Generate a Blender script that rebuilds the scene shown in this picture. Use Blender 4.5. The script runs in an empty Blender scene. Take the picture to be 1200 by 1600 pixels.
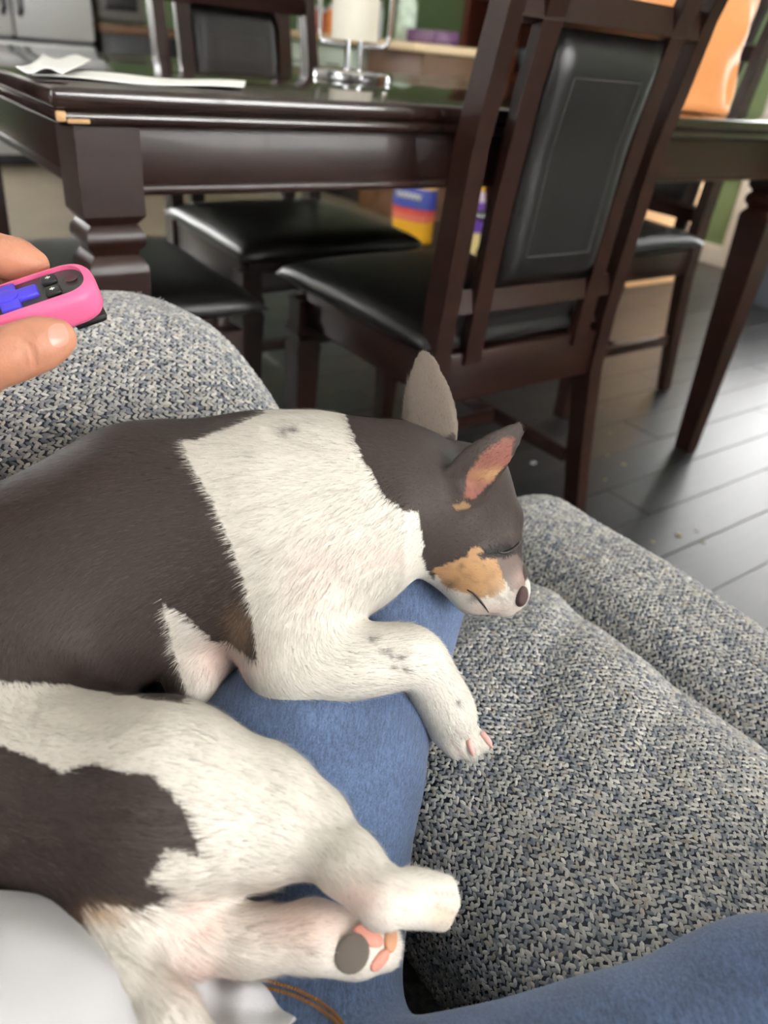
import bpy, bmesh, math, random
import numpy as np
import openvdb
from mathutils import Vector, Matrix
from mathutils.bvhtree import BVHTree
random.seed(7); rng = np.random.default_rng(7)
PI = math.pi
C = bpy.context.scene.collection
sc = bpy.context.scene

# ------------------------------------------------------------------ camera
FPX, PITCH, ROLL = 1180.0, math.radians(31.8), math.radians(5.8)
CAM = np.array([0, 0, .85])
Fv = np.array([0, math.cos(PITCH), -math.sin(PITCH)])
_U0 = np.array([0, math.sin(PITCH), math.cos(PITCH)]); _R0 = np.array([1.0, 0, 0])
Rv = math.cos(ROLL)*_R0 + math.sin(ROLL)*_U0
Uv = -math.sin(ROLL)*_R0 + math.cos(ROLL)*_U0
cd = bpy.data.cameras.new('camera'); cam = bpy.data.objects.new('camera', cd); C.objects.link(cam)
cd.sensor_fit = 'VERTICAL'; cd.sensor_height = 36.0; cd.sensor_width = 27.0
cd.lens = FPX/1600*36.0; cd.clip_start = 0.02
M = Matrix((tuple(Rv), tuple(Uv), tuple(-Fv))).transposed().to_4x4(); M.translation = Vector(CAM)
cam.matrix_world = M
cd.dof.use_dof = True; cd.dof.focus_distance = 0.48; cd.dof.aperture_fstop = 6.0
sc.camera = cam
def ray(px, py): return Fv + Rv*(px-600)/FPX - Uv*(py-800)/FPX
def D(px, py, dep): return CAM + ray(px, py)*dep
def Zp(px, py, z):
    d = ray(px, py); return CAM + d*((z-CAM[2])/d[2])
def proj(P):
    v = np.asarray(P) - CAM; c = np.maximum(v@Fv, 1e-4)
    return 600 + FPX*(v@Rv)/c, 800 - FPX*(v@Uv)/c

# ------------------------------------------------------------------ room frame: e runs along the floor boards, n across
TH = math.radians(38.3)
ev = np.array([math.cos(TH), math.sin(TH), 0]); nv = np.array([-math.sin(TH), math.cos(TH), 0])
ROOM = Matrix.Rotation(TH, 4, 'Z')
def UV(u, v, z=0): return ev*u + nv*v + np.array([0, 0, z])
U0, U1, V0, V1, HT = -2.0, 3.85, -2.4, 6.25, 2.5

# ------------------------------------------------------------------ world, lights, exposure
w = bpy.data.worlds.new('daylight'); sc.world = w; w.use_nodes = True
bg = w.node_tree.nodes['Background']; bg.inputs[0].default_value = (.86, .93, 1, 1); bg.inputs[1].default_value = 1.2
def area(name, u, v, z, su, sz, direc, power, col=(1, .98, .95)):
    l = bpy.data.lights.new(name, 'AREA'); l.shape = 'RECTANGLE'; l.size = su; l.size_y = sz; l.energy = power; l.color = col
    o = bpy.data.objects.new(name, l); C.objects.link(o); o.location = UV(u, v, z)
    o.rotation_euler = Vector(direc).to_track_quat('-Z', 'Z').to_euler(); return o
area('daylight_glass_door', U1+.12, 1.52, 1.08, 1.3, 2.0, -ev, 60)
area('daylight_side_window', 1.2, V0-.12, 1.45, 2.6, 1.5, nv, 165)
area('daylight_rear_window', U0-.12, 0.6, 1.45, 2.4, 1.5, ev, 55)
area('daylight_kitchen_window', -.4, V1+.12, 1.5, 1.4, 1.0, -nv, 260)
vs = sc.view_settings; vs.view_transform = 'Standard'; vs.look = 'None'; vs.gamma = 1; vs.use_curve_mapping = False
vs.exposure = 0.65

# ------------------------------------------------------------------ helpers
def lin(r, g, b):
    f = lambda c: ((c/255+.055)/1.055)**2.4 if c/255 > .04045 else c/255/12.92
    return (f(r), f(g), f(b), 1)
def mat(name, rgb, rough=.5, metal=0, spec=.5, noise=0, nscale=20, bump=0, bscale=200, coat=0, attr=None, stretch=None, sheen=0, sub=0):
    m = bpy.data.materials.new(name); m.use_nodes = True; nt = m.node_tree; b = nt.nodes['Principled BSDF']
    b.inputs['Roughness'].default_value = rough; b.inputs['Metallic'].default_value = metal
    b.inputs['Specular IOR Level'].default_value = spec; b.inputs['Coat Weight'].default_value = coat
    b.inputs['Base Color'].default_value = lin(*rgb); b.inputs['Sheen Weight'].default_value = sheen
    if sub:
        b.inputs['Subsurface Weight'].default_value = sub; b.inputs['Subsurface Radius'].default_value = (.01, .004, .002)
        b.inputs['Subsurface Scale'].default_value = .4
    tc = nt.nodes.new('ShaderNodeTexCoord'); mp = nt.nodes.new('ShaderNodeMapping')
    nt.links.new(tc.outputs['Object'], mp.inputs[0])
    if stretch: mp.inputs['Scale'].default_value = stretch
    src = None
    if attr:
        a = nt.nodes.new('ShaderNodeAttribute'); a.attribute_name = attr; src = a.outputs['Color']
        nt.links.new(src, b.inputs['Base Color'])
    if noise:
        n = nt.nodes.new('ShaderNodeTexNoise'); n.inputs['Scale'].default_value = nscale; n.inputs['Detail'].default_value = 6
        nt.links.new(mp.outputs[0], n.inputs['Vector'])
        r = nt.nodes.new('ShaderNodeMapRange'); r.inputs[1].default_value = .25; r.inputs[2].default_value = .75
        r.inputs[3].default_value = 1-noise; r.inputs[4].default_value = 1+noise
        nt.links.new(n.outputs[0], r.inputs[0])
        mx = nt.nodes.new('ShaderNodeMix'); mx.data_type = 'RGBA'; mx.blend_type = 'MULTIPLY'; mx.inputs[0].default_value = 1
        if src: nt.links.new(src, mx.inputs[6])
        else: mx.inputs[6].default_value = lin(*rgb)
        nt.links.new(r.outputs[0], mx.inputs[7]); nt.links.new(mx.outputs[2], b.inputs['Base Color'])
    if bump:
        n2 = nt.nodes.new('ShaderNodeTexNoise'); n2.inputs['Scale'].default_value = bscale; n2.inputs['Detail'].default_value = 3
        nt.links.new(mp.outputs[0], n2.inputs['Vector'])
        bp = nt.nodes.new('ShaderNodeBump'); bp.inputs['Strength'].default_value = bump; bp.inputs['Distance'].default_value = .002
        nt.links.new(n2.outputs[0], bp.inputs['Height']); nt.links.new(bp.outputs[0], b.inputs['Normal'])
    return m
def new(name, me, material=None, parent=None, smooth=True):
    o = bpy.data.objects.new(name, me); C.objects.link(o)
    if material and not me.materials: me.materials.append(material)
    if parent: o.parent = parent
    if smooth and me.polygons: me.polygons.foreach_set('use_smooth', [True]*len(me.polygons))
    return o
def empty(name, label, cat, loc=(0, 0, 0), rz=0, group=None):
    o = bpy.data.objects.new(name, None); C.objects.link(o); o.location = loc; o.rotation_euler = (0, 0, rz); o.empty_display_size = .05
    tag(o, label, cat, group); return o
def tag(o, label, cat, group=None):
    o['label'] = label; o['category'] = cat
    if group: o['group'] = group
    return o
def structure(o, label=None):
    o['kind'] = 'structure'
    if label: o['label'] = label
    return o
class MB:
    """collects boxes, tubes and sheets into one mesh"""
    def __init__(s): s.bm = bmesh.new()
    def box(s, c, d, bev=0, rot=None, seg=2, taper=None):
        r = bmesh.ops.create_cube(s.bm, size=1); vs_ = r['verts']
        for v in vs_:
            v.co = Vector((v.co.x*d[0], v.co.y*d[1], v.co.z*d[2]))
            if taper and v.co.z < 0: v.co.x *= taper; v.co.y *= taper
        if bev:
            es = list({e for v in vs_ for e in v.link_edges})
            rb = bmesh.ops.bevel(s.bm, geom=es, offset=bev, segments=seg, affect='EDGES', profile=.5)
            vs_ = list({v for f in rb['faces'] for v in f.verts} | {v for v in vs_ if v.is_valid})
        m = Matrix.Translation(Vector(c)) @ (rot.to_4x4() if rot else Matrix.Identity(4))
        bmesh.ops.transform(s.bm, matrix=m, verts=vs_); return s
    def tube(s, pts, rad, n=10, flat=1.0, up=(0, 0, 1), square=False):
        pts = [Vector(p) for p in pts]; rad = rad if hasattr(rad, '__len__') else [rad]*len(pts)
        rings = []
        for i, p in enumerate(pts):
            t = (pts[min(i+1, len(pts)-1)] - pts[max(i-1, 0)]).normalized()
            a = Vector(up); a = a - t*a.dot(t)
            if a.length < 1e-4: a = t.orthogonal()
            a.normalize(); b = t.cross(a)
            ring = []
            for k in range(n):
                th = 2*PI*k/n + (PI/4 if square else 0)
                ca, sa = math.cos(th), math.sin(th)
                if square: q = 1/max(abs(ca), abs(sa)); ca *= q; sa *= q
                rr = rad[i] if hasattr(rad[i], '__len__') else (rad[i]*flat, rad[i])
                ring.append(s.bm.verts.new(p + a*(rr[0]*ca) + b*(rr[1]*sa)))
            rings.append(ring)
        for A, B in zip(rings, rings[1:]):
            for k in range(n): s.bm.faces.new((A[k], A[(k+1) % n], B[(k+1) % n], B[k]))
        s.bm.faces.new(rings[0][::-1]); s.bm.faces.new(rings[-1]); return s
    def lathe(s, c, prof, n=24, sq=False):
        rings = []
        for r, z in prof:
            ring = []
            for k in range(n):
                th = 2*PI*k/n + (PI/4 if sq else 0); ca, sa = math.cos(th), math.sin(th)
                if sq: q = 1/max(abs(ca), abs(sa)); ca *= q; sa *= q
                ring.append(s.bm.verts.new((c[0]+r*ca, c[1]+r*sa, c[2]+z)))
            rings.append(ring)
        for A, B in zip(rings, rings[1:]):
            for k in range(n): s.bm.faces.new((A[k], A[(k+1) % n], B[(k+1) % n], B[k]))
        s.bm.faces.new(rings[0][::-1]); s.bm.faces.new(rings[-1]); return s
    def grid(s, P):
        nu, nv_ = P.shape[:2]
        vv = [[s.bm.verts.new(tuple(P[i, j])) for j in range(nv_)] for i in range(nu)]
        for i in range(nu-1):
            for j in range(nv_-1): s.bm.faces.new((vv[i][j], vv[i+1][j], vv[i+1][j+1], vv[i][j+1]))
        return s
    def build(s, name, material, parent=None, smooth=False, sharp=35):
        bmesh.ops.recalc_face_normals(s.bm, faces=s.bm.faces)
        me = bpy.data.meshes.new(name); s.bm.to_mesh(me); s.bm.free()
        o = new(name, me, material, parent, True)
        if not smooth: me.set_sharp_from_angle(angle=math.radians(sharp))
        return o
def copy_tree(o, parent=None):
    c = o.copy(); C.objects.link(c); c.parent = parent
    for ch in list(o.children): copy_tree(ch, c)
    return c

# ---- implicit surfaces: chains of round cones blended smoothly, turned into one continuous mesh
def chain(pts, rad, flat=None, k=.02):
    return dict(p=np.array(pts, float), r=np.array(rad, float), flat=flat, k=k)
def seg_dist(P, a, b, ra, rb, flat):
    ab = b-a; L2 = max(ab@ab, 1e-12)
    t = np.clip(((P-a)@ab)/L2, 0, 1)
    q = P - (a + t[..., None]*ab)
    if flat is not None:
        n, f = flat; n = np.asarray(n)/np.linalg.norm(n)
        q = q + (q@n)[..., None]*n*(1/f-1)
    return np.linalg.norm(q, axis=-1) - (ra+(rb-ra)*t)
def sdf_mesh(prims, vox, disp=None, cut=None):
    lo = np.min([(p['p']-p['r'][:, None]).min(0) for p in prims], 0) - .03
    hi = np.max([(p['p']+p['r'][:, None]).max(0) for p in prims], 0) + .03
    n = np.ceil((hi-lo)/vox).astype(int)
    G = np.full(n, .05, np.float32)
    for p in prims:
        k = p['k']; m = p['r'].max() + k + .012
        l0 = np.maximum(((p['p'].min(0)-m-lo)/vox).astype(int), 0); h0 = np.minimum(((p['p'].max(0)+m-lo)/vox).astype(int)+2, n)
        Cn = np.full(h0-l0, .05, np.float32)                 # this chain alone
        for i in range(max(1, len(p['p'])-1)):
            a = p['p'][i]; b = p['p'][min(i+1, len(p['p'])-1)]; ra = p['r'][i]; rb = p['r'][min(i+1, len(p['r'])-1)]
            m = max(ra, rb) + max(k, .012) + .008
            l = np.maximum(((np.minimum(a, b)-m-lo)/vox).astype(int), l0); h = np.minimum(((np.maximum(a, b)+m-lo)/vox).astype(int)+2, h0)
            ax = [lo[d] + vox*np.arange(l[d], h[d]) for d in range(3)]
            P = np.stack(np.meshgrid(*ax, indexing='ij'), -1)
            d = seg_dist(P, a, b, ra, rb, p['flat'])
            sl_ = tuple(slice(l[q]-l0[q], h[q]-l0[q]) for q in range(3)); g = Cn[sl_]; kk = .008
            hh = np.maximum(kk-np.abs(g-d), 0)/kk
            Cn[sl_] = np.minimum(g, d) - (hh*hh*kk*.25 if i else 0)
        sl_ = tuple(slice(l0[q], h0[q]) for q in range(3)); g = G[sl_]
        hh = np.maximum(k-np.abs(g-Cn), 0)/k * (Cn < .045)
        G[sl_] = np.minimum(g, Cn) - hh*hh*k*.25*(g < .045)
    if cut is not None: G = cut(G, lo, vox)
    gr = openvdb.FloatGrid(.05); gr.copyFromArray(G); gr.transform = openvdb.createLinearTransform(voxelSize=vox)
    V, Q = gr.convertToQuads(0.0)
    V = np.asarray(V, float) + lo; Q = np.asarray(Q, int)
    return V, Q
def np_mesh(name, V, Q, relax=3):
    # a little Laplacian smoothing removes the grid's stepping
    E = np.concatenate([Q[:, [0, 1]], Q[:, [1, 2]], Q[:, [2, 3]], Q[:, [3, 0]]])
    for _ in range(relax):
        S = np.zeros_like(V); c = np.zeros(len(V))
        for a, b in ((0, 1), (1, 0)):
            np.add.at(S, E[:, a], V[E[:, b]]); np.add.at(c, E[:, a], 1)
        V = V*.5 + .5*S/np.maximum(c, 1)[:, None]
    me = bpy.data.meshes.new(name); me.from_pydata(V.tolist(), [], Q.tolist()); me.update()
    bm = bmesh.new(); bm.from_mesh(me); bmesh.ops.recalc_face_normals(bm, faces=bm.faces); bm.to_mesh(me); bm.free()
    return me
def mesh_arrays(me):
    V = np.empty(len(me.vertices)*3); me.vertices.foreach_get('co', V); V = V.reshape(-1, 3)
    N = np.empty(len(me.vertices)*3); me.vertices.foreach_get('normal', N); N = N.reshape(-1, 3)
    return V, N
def bvh_of(me):
    bm = bmesh.new(); bm.from_mesh(me); t = BVHTree.FromBMesh(bm); bm.free(); return t
def hit(bv, px, py):
    d = Vector(ray(px, py)).normalized(); h = bv.ray_cast(Vector(CAM), d)
    return h[0], h[1]
def vnoise(P, scale, seed=0):
    """smooth value noise on points"""
    r = np.random.default_rng(seed); T = r.random((32, 32, 32))
    p = np.asarray(P)*scale; i = np.floor(p).astype(int); f = p-i; f = f*f*(3-2*f); out = 0
    for dx in (0, 1):
        for dy in (0, 1):
            for dz in (0, 1):
                wt = (f[..., 0] if dx else 1-f[..., 0])*(f[..., 1] if dy else 1-f[..., 1])*(f[..., 2] if dz else 1-f[..., 2])
                out = out + wt*T[(i[..., 0]+dx) % 32, (i[..., 1]+dy) % 32, (i[..., 2]+dz) % 32]
    return out

# ------------------------------------------------------------------ materials
WOOD = mat('espresso_wood', (38, 20, 15), .36, spec=.3, noise=.35, nscale=7, stretch=(1, 1, 6), coat=.1)
TOPW = mat('espresso_tabletop', (40, 26, 22), .14, spec=.5, noise=.25, nscale=6, coat=.4)
CHERRY = mat('cherry_wood', (92, 44, 30), .35, noise=.25, nscale=8)
LEATHER = mat('black_leather', (25, 23, 22), .36, spec=.5, bump=.15, bscale=500)
STEEL = mat('stainless_steel', (205, 206, 207), .42, metal=.45, noise=.05, nscale=3, stretch=(1, 1, 30))
DSTEEL = mat('dark_steel_handle', (80, 82, 84), .3, metal=1)
CHROME = mat('chrome', (225, 225, 228), .08, metal=1)
WALLG = mat('green_paint', (112, 134, 92), .7, noise=.04, nscale=3)
WHITE = mat('white_paint', (228, 228, 222), .55)
CEIL = mat('ceiling_paint', (236, 235, 230), .8)
MINT = mat('mint_cabinet_paint', (208, 220, 206), .45)
BEIGE = mat('beige_laminate', (214, 190, 152), .4, noise=.08, nscale=60)
BROWN = mat('brown_panel', (98, 68, 42), .5, noise=.2, nscale=8)
BLACK = mat('black_plastic', (28, 28, 29), .35)
PAPER = mat('white_paper', (240, 239, 234), .7)
TOWEL = mat('cream_paper_towel', (244, 239, 222), .9, bump=.3, bscale=300)
KFLOOR = mat('kitchen_vinyl', (128, 116, 98), .4, noise=.12, nscale=5)
CARD = mat('cardboard', (206, 162, 116), .8, noise=.06, nscale=14)
TAN = mat('tan_leather', (206, 136, 82), .5, noise=.08, nscale=12, bump=.15, bscale=350)
GLASS = bpy.data.materials.new('window_glass'); GLASS.use_nodes = True
_b = GLASS.node_tree.nodes['Principled BSDF']; _b.inputs['Transmission Weight'].default_value = 1; _b.inputs['Roughness'].default_value = 0; _b.inputs['IOR'].default_value = 1.05

# ------------------------------------------------------------------ the room
def wall(name, u0, u1, v0, v1, material, holes=(), axis='u'):
    """wall slab in the room frame with rectangular openings (a0,a1,z0,z1) along its long axis"""
    mb = MB(); a0, a1 = (u0, u1) if axis == 'u' else (v0, v1); cuts = []
    x = a0
    for h in sorted(holes):
        cuts += [(x, h[0], 0, HT), (h[0], h[1], 0, h[2]), (h[0], h[1], h[3], HT)]; x = h[1]
    cuts.append((x, a1, 0, HT))
    for b0, b1, z0, z1 in cuts:
        if b1-b0 < 1e-4 or z1-z0 < 1e-4: continue
        if axis == 'u': mb.box(((b0+b1)/2, (v0+v1)/2, (z0+z1)/2), (b1-b0, v1-v0, z1-z0))
        else: mb.box(((u0+u1)/2, (b0+b1)/2, (z0+z1)/2), (u1-u0, b1-b0, z1-z0))
    o = mb.build(name, material); o.matrix_world = ROOM; return structure(o)
DV0, DV1 = .87, 2.17
wall('wall_right', U1, U1+.1, V0, V1, WALLG, [(DV0, DV1, .02, 2.1)], 'v')
wall('wall_back', U0, U1, V1, V1+.1, WALLG, [(-1.1, .3, 1.0, 2.0)], 'u')
wall('wall_front', U0, U1, V0-.1, V0, WHITE, [(-.1, 2.5, .7, 2.2)], 'u')
wall('wall_left', U0-.1, U0, V0, V1, WHITE, [(-.6, 1.8, .7, 2.2)], 'v')
o = MB().box(((U0+U1)/2, (V0+V1)/2, HT+.05), (U1-U0+.2, V1-V0+.2, .1)).build('ceiling', CEIL); o.matrix_world = ROOM; structure(o)
def frame_window(name, axis, a0, a1, z0, z1, at, mull=1):
    root = bpy.data.objects.new(name, None); C.objects.link(root); root.matrix_world = ROOM; structure(root)
    def bx(b0, b1, y0, y1, m, nm, t=.06):
        c = ((b0+b1)/2, at, (y0+y1)/2) if axis == 'u' else (at, (b0+b1)/2, (y0+y1)/2)
        d = (b1-b0, t, y1-y0) if axis == 'u' else (t, b1-b0, y1-y0)
        ob = MB().box(c, d, .004 if t > .01 else 0).build(nm, m, root)
    for b0, b1 in ((a0, a0+.06), (a1-.06, a1)): bx(b0, b1, z0, z1, WHITE, 'window_jamb')
    for y0, y1 in ((z0, z0+.06), (z1-.06, z1)): bx(a0+.06, a1-.06, y0, y1, WHITE, 'window_rail')
    for i in range(1, mull+1):
        c = a0+(a1-a0)*i/(mull+1); bx(c-.025, c+.025, z0+.06, z1-.06, WHITE, 'window_mullion', .05)
    for i in range(mull+1):
        c0 = a0+(a1-a0)*i/(mull+1)+.06; c1 = a0+(a1-a0)*(i+1)/(mull+1)-.06
        bx(c0, c1, z0+.06, z1-.06, GLASS, 'window_pane', .006)
    return root
frame_window('door_1', 'v', DV0, DV1, .02, 2.1, U1+.05)
frame_window('window_1', 'u', -1.1, .3, 1.0, 2.0, V1+.05)
frame_window('window_2', 'u', -.1, 2.5, .7, 2.2, V0-.05)
frame_window('window_3', 'v', -.6, 1.8, .7, 2.2, U0-.05)
mb = MB()
for b0, b1 in ((DV0-.09, DV0), (DV1, DV1+.09)): mb.box((U1-.01, (b0+b1)/2, 1.06), (.02, b1-b0, 2.12), .004)
mb.box((U1-.01, (DV0+DV1)/2, 2.15), (.02, DV1-DV0+.18, .09), .004)
o = mb.build('trim_1', WHITE); o.matrix_world = ROOM; structure(o)
mb = MB().box((U1-.008, (DV1+.09+V1)/2, .05), (.016, V1-DV1-.09, .1), .004).box((U1-.008, (V0+DV0-.09)/2, .05), (.016, DV0-.09-V0, .1), .004)
o = mb.build('baseboard_right', WHITE); o.matrix_world = ROOM; structure(o)
# floor: dark boards laid along e up to the kitchen, vinyl beyond
KV = 3.52
floor = MB().box(((U0+U1)/2, (V0+V1)/2, -.035), (U1-U0+.2, V1-V0+.2, .05)).build('floor', mat('subfloor', (20, 20, 20), .8)); floor.matrix_world = ROOM; structure(floor)
kf = MB().box(((U0+U1)/2, (KV+V1)/2, -.006), (U1-U0, V1-KV, .012)).build('kitchen_vinyl_sheet', KFLOOR, floor)
def plank_mat(i):
    m = mat('dark_floorboard_%d' % i, [(36, 36, 37), (31, 32, 34), (41, 40, 39), (33, 33, 33)][i], .33, spec=.4, noise=.3, nscale=5, stretch=(1.2, 14, 1), bump=.12, bscale=30)
    return m
PM = [plank_mat(i) for i in range(4)]; pcache = {}
PWID = .1235; row = 0; v = V0 + (0.664-V0) % PWID - PWID
while v < KV:
    va, vb = max(v, V0), min(v+PWID, KV); x = U0 - ((row*.47) % 1.3); row += 1
    while x < U1 and vb-va > .01:
        a, b = max(x, U0), min(x+1.3, U1); x += 1.3
        if b-a < .02: continue
        key = (round(b-a, 2), round(vb-va, 3), random.randrange(4))
        if key not in pcache:
            mb = MB().box((0, 0, -.006), (b-a-.0015, vb-va-.0018, .012), .0008, seg=1)
            bmesh.ops.recalc_face_normals(mb.bm, faces=mb.bm.faces)
            me = bpy.data.meshes.new('floorboard'); mb.bm.to_mesh(me); me.materials.append(PM[key[2]]); pcache[key] = me
        o = bpy.data.objects.new('floorboard', pcache[key]); C.objects.link(o); o.parent = floor; o.location = ((a+b)/2, (va+vb)/2, random.uniform(-.0006, .0004))
    v += PWID
# crumbs on the boards
crm = mat('dry_crumb', (138, 124, 84), .8); lint = mat('grey_lint', (150, 150, 152), .9)
for i, (px, py, sz) in enumerate([(1060, 837, .011), (1088, 829, .009), (974, 726, .009), (949, 712, .006), (939, 637, .007), (953, 678, .007), (833, 724, .012), (1020, 847, .006), (1099, 848, .006), (945, 750, .006)]):
    p = Zp(px, py, 0); bm = bmesh.new(); bmesh.ops.create_icosphere(bm, subdivisions=2, radius=sz*.6)
    for vv in bm.verts:
        vv.co *= random.uniform(.7, 1.15); vv.co.z = vv.co.z*.25; vv.co.x *= 1.5
    zmin = min(vv.co.z for vv in bm.verts)
    me = bpy.data.meshes.new('crumb'); bm.to_mesh(me); bm.free()
    o = new('crumb', me, lint if i in (1, 6) else crm); o.location = (p[0], p[1], -zmin); o.rotation_euler = (0, 0, random.uniform(0, 3))
    if i in (1, 6): tag(o, 'small grey lint fleck lying on the dark floorboards', 'lint', 'lint flecks on the floor')
    else: tag(o, 'small dry tan crumb lying on the dark floorboards', 'crumb', 'crumbs on the floor')

# ------------------------------------------------------------------ dining table
TZ = .783; TL, TW = 1.59, .90
FL = UV(.231, .902)
table = empty('dining_table', 'dark espresso wooden dining table with turned legs and a chipped corner', 'table', FL, TH)
mb = MB().box((TL/2, TW/2, TZ-.010), (TL, TW, .020), .006, seg=3).box((TL/2, TW/2, TZ-.0285), (TL-.012, TW-.012, .017), .007, seg=3)
mb.build('tabletop', TOPW, table)
ap = .074; az = TZ-.037-ap/2
for nm, c, d in (('apron', (TL/2, .055, az), (TL-.194, .025, ap)), ('apron', (TL/2, TW-.055, az), (TL-.194, .025, ap)), ('apron', (.055, TW/2, az), (.025, TW-.194, ap)), ('apron', (TL-.055, TW/2, az), (.025, TW-.194, ap))):
    a = MB().box(c, d, .003).build(nm, WOOD, table)
    dd = (d[0], .034, .012) if d[0] > d[1] else (.034, d[1], .012)
    MB().box((c[0], c[1], c[2]-ap/2+.004), dd, .004).build('bead_moulding', WOOD, a)
for x in (.062, TL-.062):
    for y in (.062, TW-.062):
        h = .036; zt = TZ-.037
        lg = MB().lathe((x, y, 0), [(h, zt), (h, zt-.096), (h-.008, zt-.106)][::-1], 4, True)
        lg.lathe((x, y, 0), [(.024, zt-.104), (.029, zt-.108), (.034, zt-.116), (.035, zt-.123), (.034, zt-.130), (.028, zt-.137), (.027, zt-.142), (.031, zt-.147), (.035, zt-.154), (.036, zt-.162)][::-1], 4, True)
        lg.lathe((x, y, 0), [(.020, 0), (.021, .01), (.0355, zt-.162)], 4, True)
        lg.build('leg', WOOD, table)
MB().box((.010, .0085, TZ-.0275), (.010, .006, .010), .002).box((.027, .0085, TZ-.0315), (.024, .006, .005), .0015).build('chipped_corner', mat('raw_wood', (196, 158, 112), .8, noise=.3, nscale=60), table)

# ------------------------------------------------------------------ dining chairs
SZ = .475
def make_chair():
    # local frame: origin on floor at seat centre, +Y is the way the chair faces
    t = empty('dining_chair', 'chair', 'chair')
    wd, dp = .425, .43; bx_ = wd/2-.02; yb = -dp/2; yf = dp/2-.03
    def post(x):
        pts = [(x, yb-.065, 0), (x, yb-.03, .18), (x, yb, .36), (x, yb, .47), (x, yb-.02, .74), (x, yb-.055, .92), (x, yb-.105, 1.07)]
        return MB().tube(pts, [(.017, .013), (.019, .015), (.022, .016), (.022, .016), (.020, .0145), (.018, .0135), (.016, .013)], 4, square=True, up=(0, 1, 0)).build('rear_post', WOOD, t)
    for x in (-bx_, bx_): post(x)
    for x in (-bx_-.005, bx_+.005):
        MB().lathe((x, yf, 0), [(.019, 0), (.025, .30), (.027, .32), (.020, .335), (.027, .35), (.022, .37), (.022, SZ-.06)], 4, True).build('front_leg', WOOD, t)
    def back_y(z): return float(np.interp(z, [.36, .47, .74, .92, 1.07], [yb, yb, yb-.02, yb-.055, yb-.105]))
    MB().box((0, yf, .40), (wd-.05, .022, .07), .004).build('seat_rail', WOOD, t)
    MB().box((0, yb, .395), (wd-.05, .026, .085), .004).build('seat_rail', WOOD, t)
    for x in (-bx_, bx_):
        MB().box((x, (yb+yf)/2, .40), (.022, yf-yb-.04, .07), .004).build('seat_rail', WOOD, t)
        MB().box((x, (yb+yf)/2-.01, .17), (.016, yf-yb-.02, .03), .003).build('stretcher', WOOD, t)
    MB().box((0, .0, .17), (wd-.05, .016, .028), .003).build('stretcher', WOOD, t)
    # padded seat, wider to the front
    n = 22; P = np.zeros((n, n, 3)); bm = bmesh.new()
    mb = MB()
    for side in (1, -1):
        for i in range(n):
            for j in range(n):
                a, b = -1+2*i/(n-1), -1+2*j/(n-1)
                a2 = np.sign(a)*abs(a)**.8; b2 = np.sign(b)*abs(b)**.8
                edge = max(0, 1-abs(a)**6)*max(0, 1-abs(b)**6)
                x = a2*(wd/2+.012 + .014*(b+1)/2); y = b2*(dp/2+.02) + .012
                P[i, j] = (x, y, .452 + (.030*edge**.5 + .012*(1-a*a)*(1-b*b) if side > 0 else -.018*edge**.5))
        mb.grid(P.copy())
    bmesh.ops.remove_doubles(mb.bm, verts=mb.bm.verts, dist=1e-5)
    mb.build('seat', LEATHER, t, smooth=True)
    def rail(z, h, nm, th=.024):
        pts = [(x, back_y(z) - .007*(1-(x/bx_)**2), z) for x in np.linspace(-bx_+.012, bx_-.012, 9)]
        return MB().tube(pts, [(h/2, th/2)]*9, 4, square=True, up=(0, .25, 1)).build(nm, WOOD, t)
    rail(.52, .036, 'back_rail'); rail(.905, .036, 'back_rail'); rail(1.045, .045, 'crest_rail')
    for x in (-.128, .128):
        pts = [(x, back_y(z)-.012, z) for z in (.42, .52, .66, .80, .91, 1.035)]
        MB().tube(pts, [(.009, .017)]*6, 4, square=True, up=(0, 1, 0)).build('slat', WOOD, t)
    # padded back panel with a stitched inner field
    n = 14; mb = MB()
    for side in (1, -1):
        Q = np.zeros((n, n, 3))
        for i in range(n):
            for j in range(n):
                a, b = -1+2*i/(n-1), -1+2*j/(n-1); z = .54+.345*(b+1)/2
                e_ = (max(0, 1-abs(a)**8)*max(0, 1-abs(b)**10))**.5
                inner = 1 if (abs(a) < .62 and abs(b) < .72) else 0
                Q[i, j] = (a*.112, back_y(z)-.014 + side*(.020*e_ - .003*inner), z)
        mb.grid(Q)
    bmesh.ops.remove_doubles(mb.bm, verts=mb.bm.verts, dist=1e-5)
    pn = mb.build('back_panel', LEATHER, t, smooth=True)
    for sd in (1, -1):
        st = MB(); cs = [(-.07, .59), (-.07, .83), (.07, .83), (.07, .59), (-.07, .59)]
        for (xa, za), (xb, zb) in zip(cs, cs[1:]):
            pp = [(xa+(xb-xa)*k/8, 0, za+(zb-za)*k/8) for k in range(9)]
            st.tube([(x, back_y(z)-.014+sd*.0185, z) for x, _, z in pp], .0009, 5)
        st.build('stitching', mat('pale_thread', (66, 62, 58), .7) if 'pale_thread' not in bpy.data.materials else bpy.data.materials['pale_thread'], pn)
    return t
chair = make_chair()
def place(o, u, v, turn, label):
    o.location = UV(u, v); o.rotation_euler = (0, 0, TH+turn); o['label'] = label; o['group'] = 'dark wood dining chairs with black leather'
c1 = chair; c2 = copy_tree(chair); c3 = copy_tree(chair); c4 = copy_tree(chair)
place(c1, .948, .868+.215, 0, 'nearest dark wood dining chair, its black leather back panel turned to the sofa')
place(c2, .135+.215, 1.36, -PI/2, 'dining chair at the left end of the table, only its black seat in view')
place(c3, .93, 1.875-.215, PI, 'dining chair on the far side of the table, left of the paper towel holder')
place(c4, 1.995-.215, 1.455, PI/2, 'dining chair at the far right end of the table, beside the cardboard box')

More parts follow.
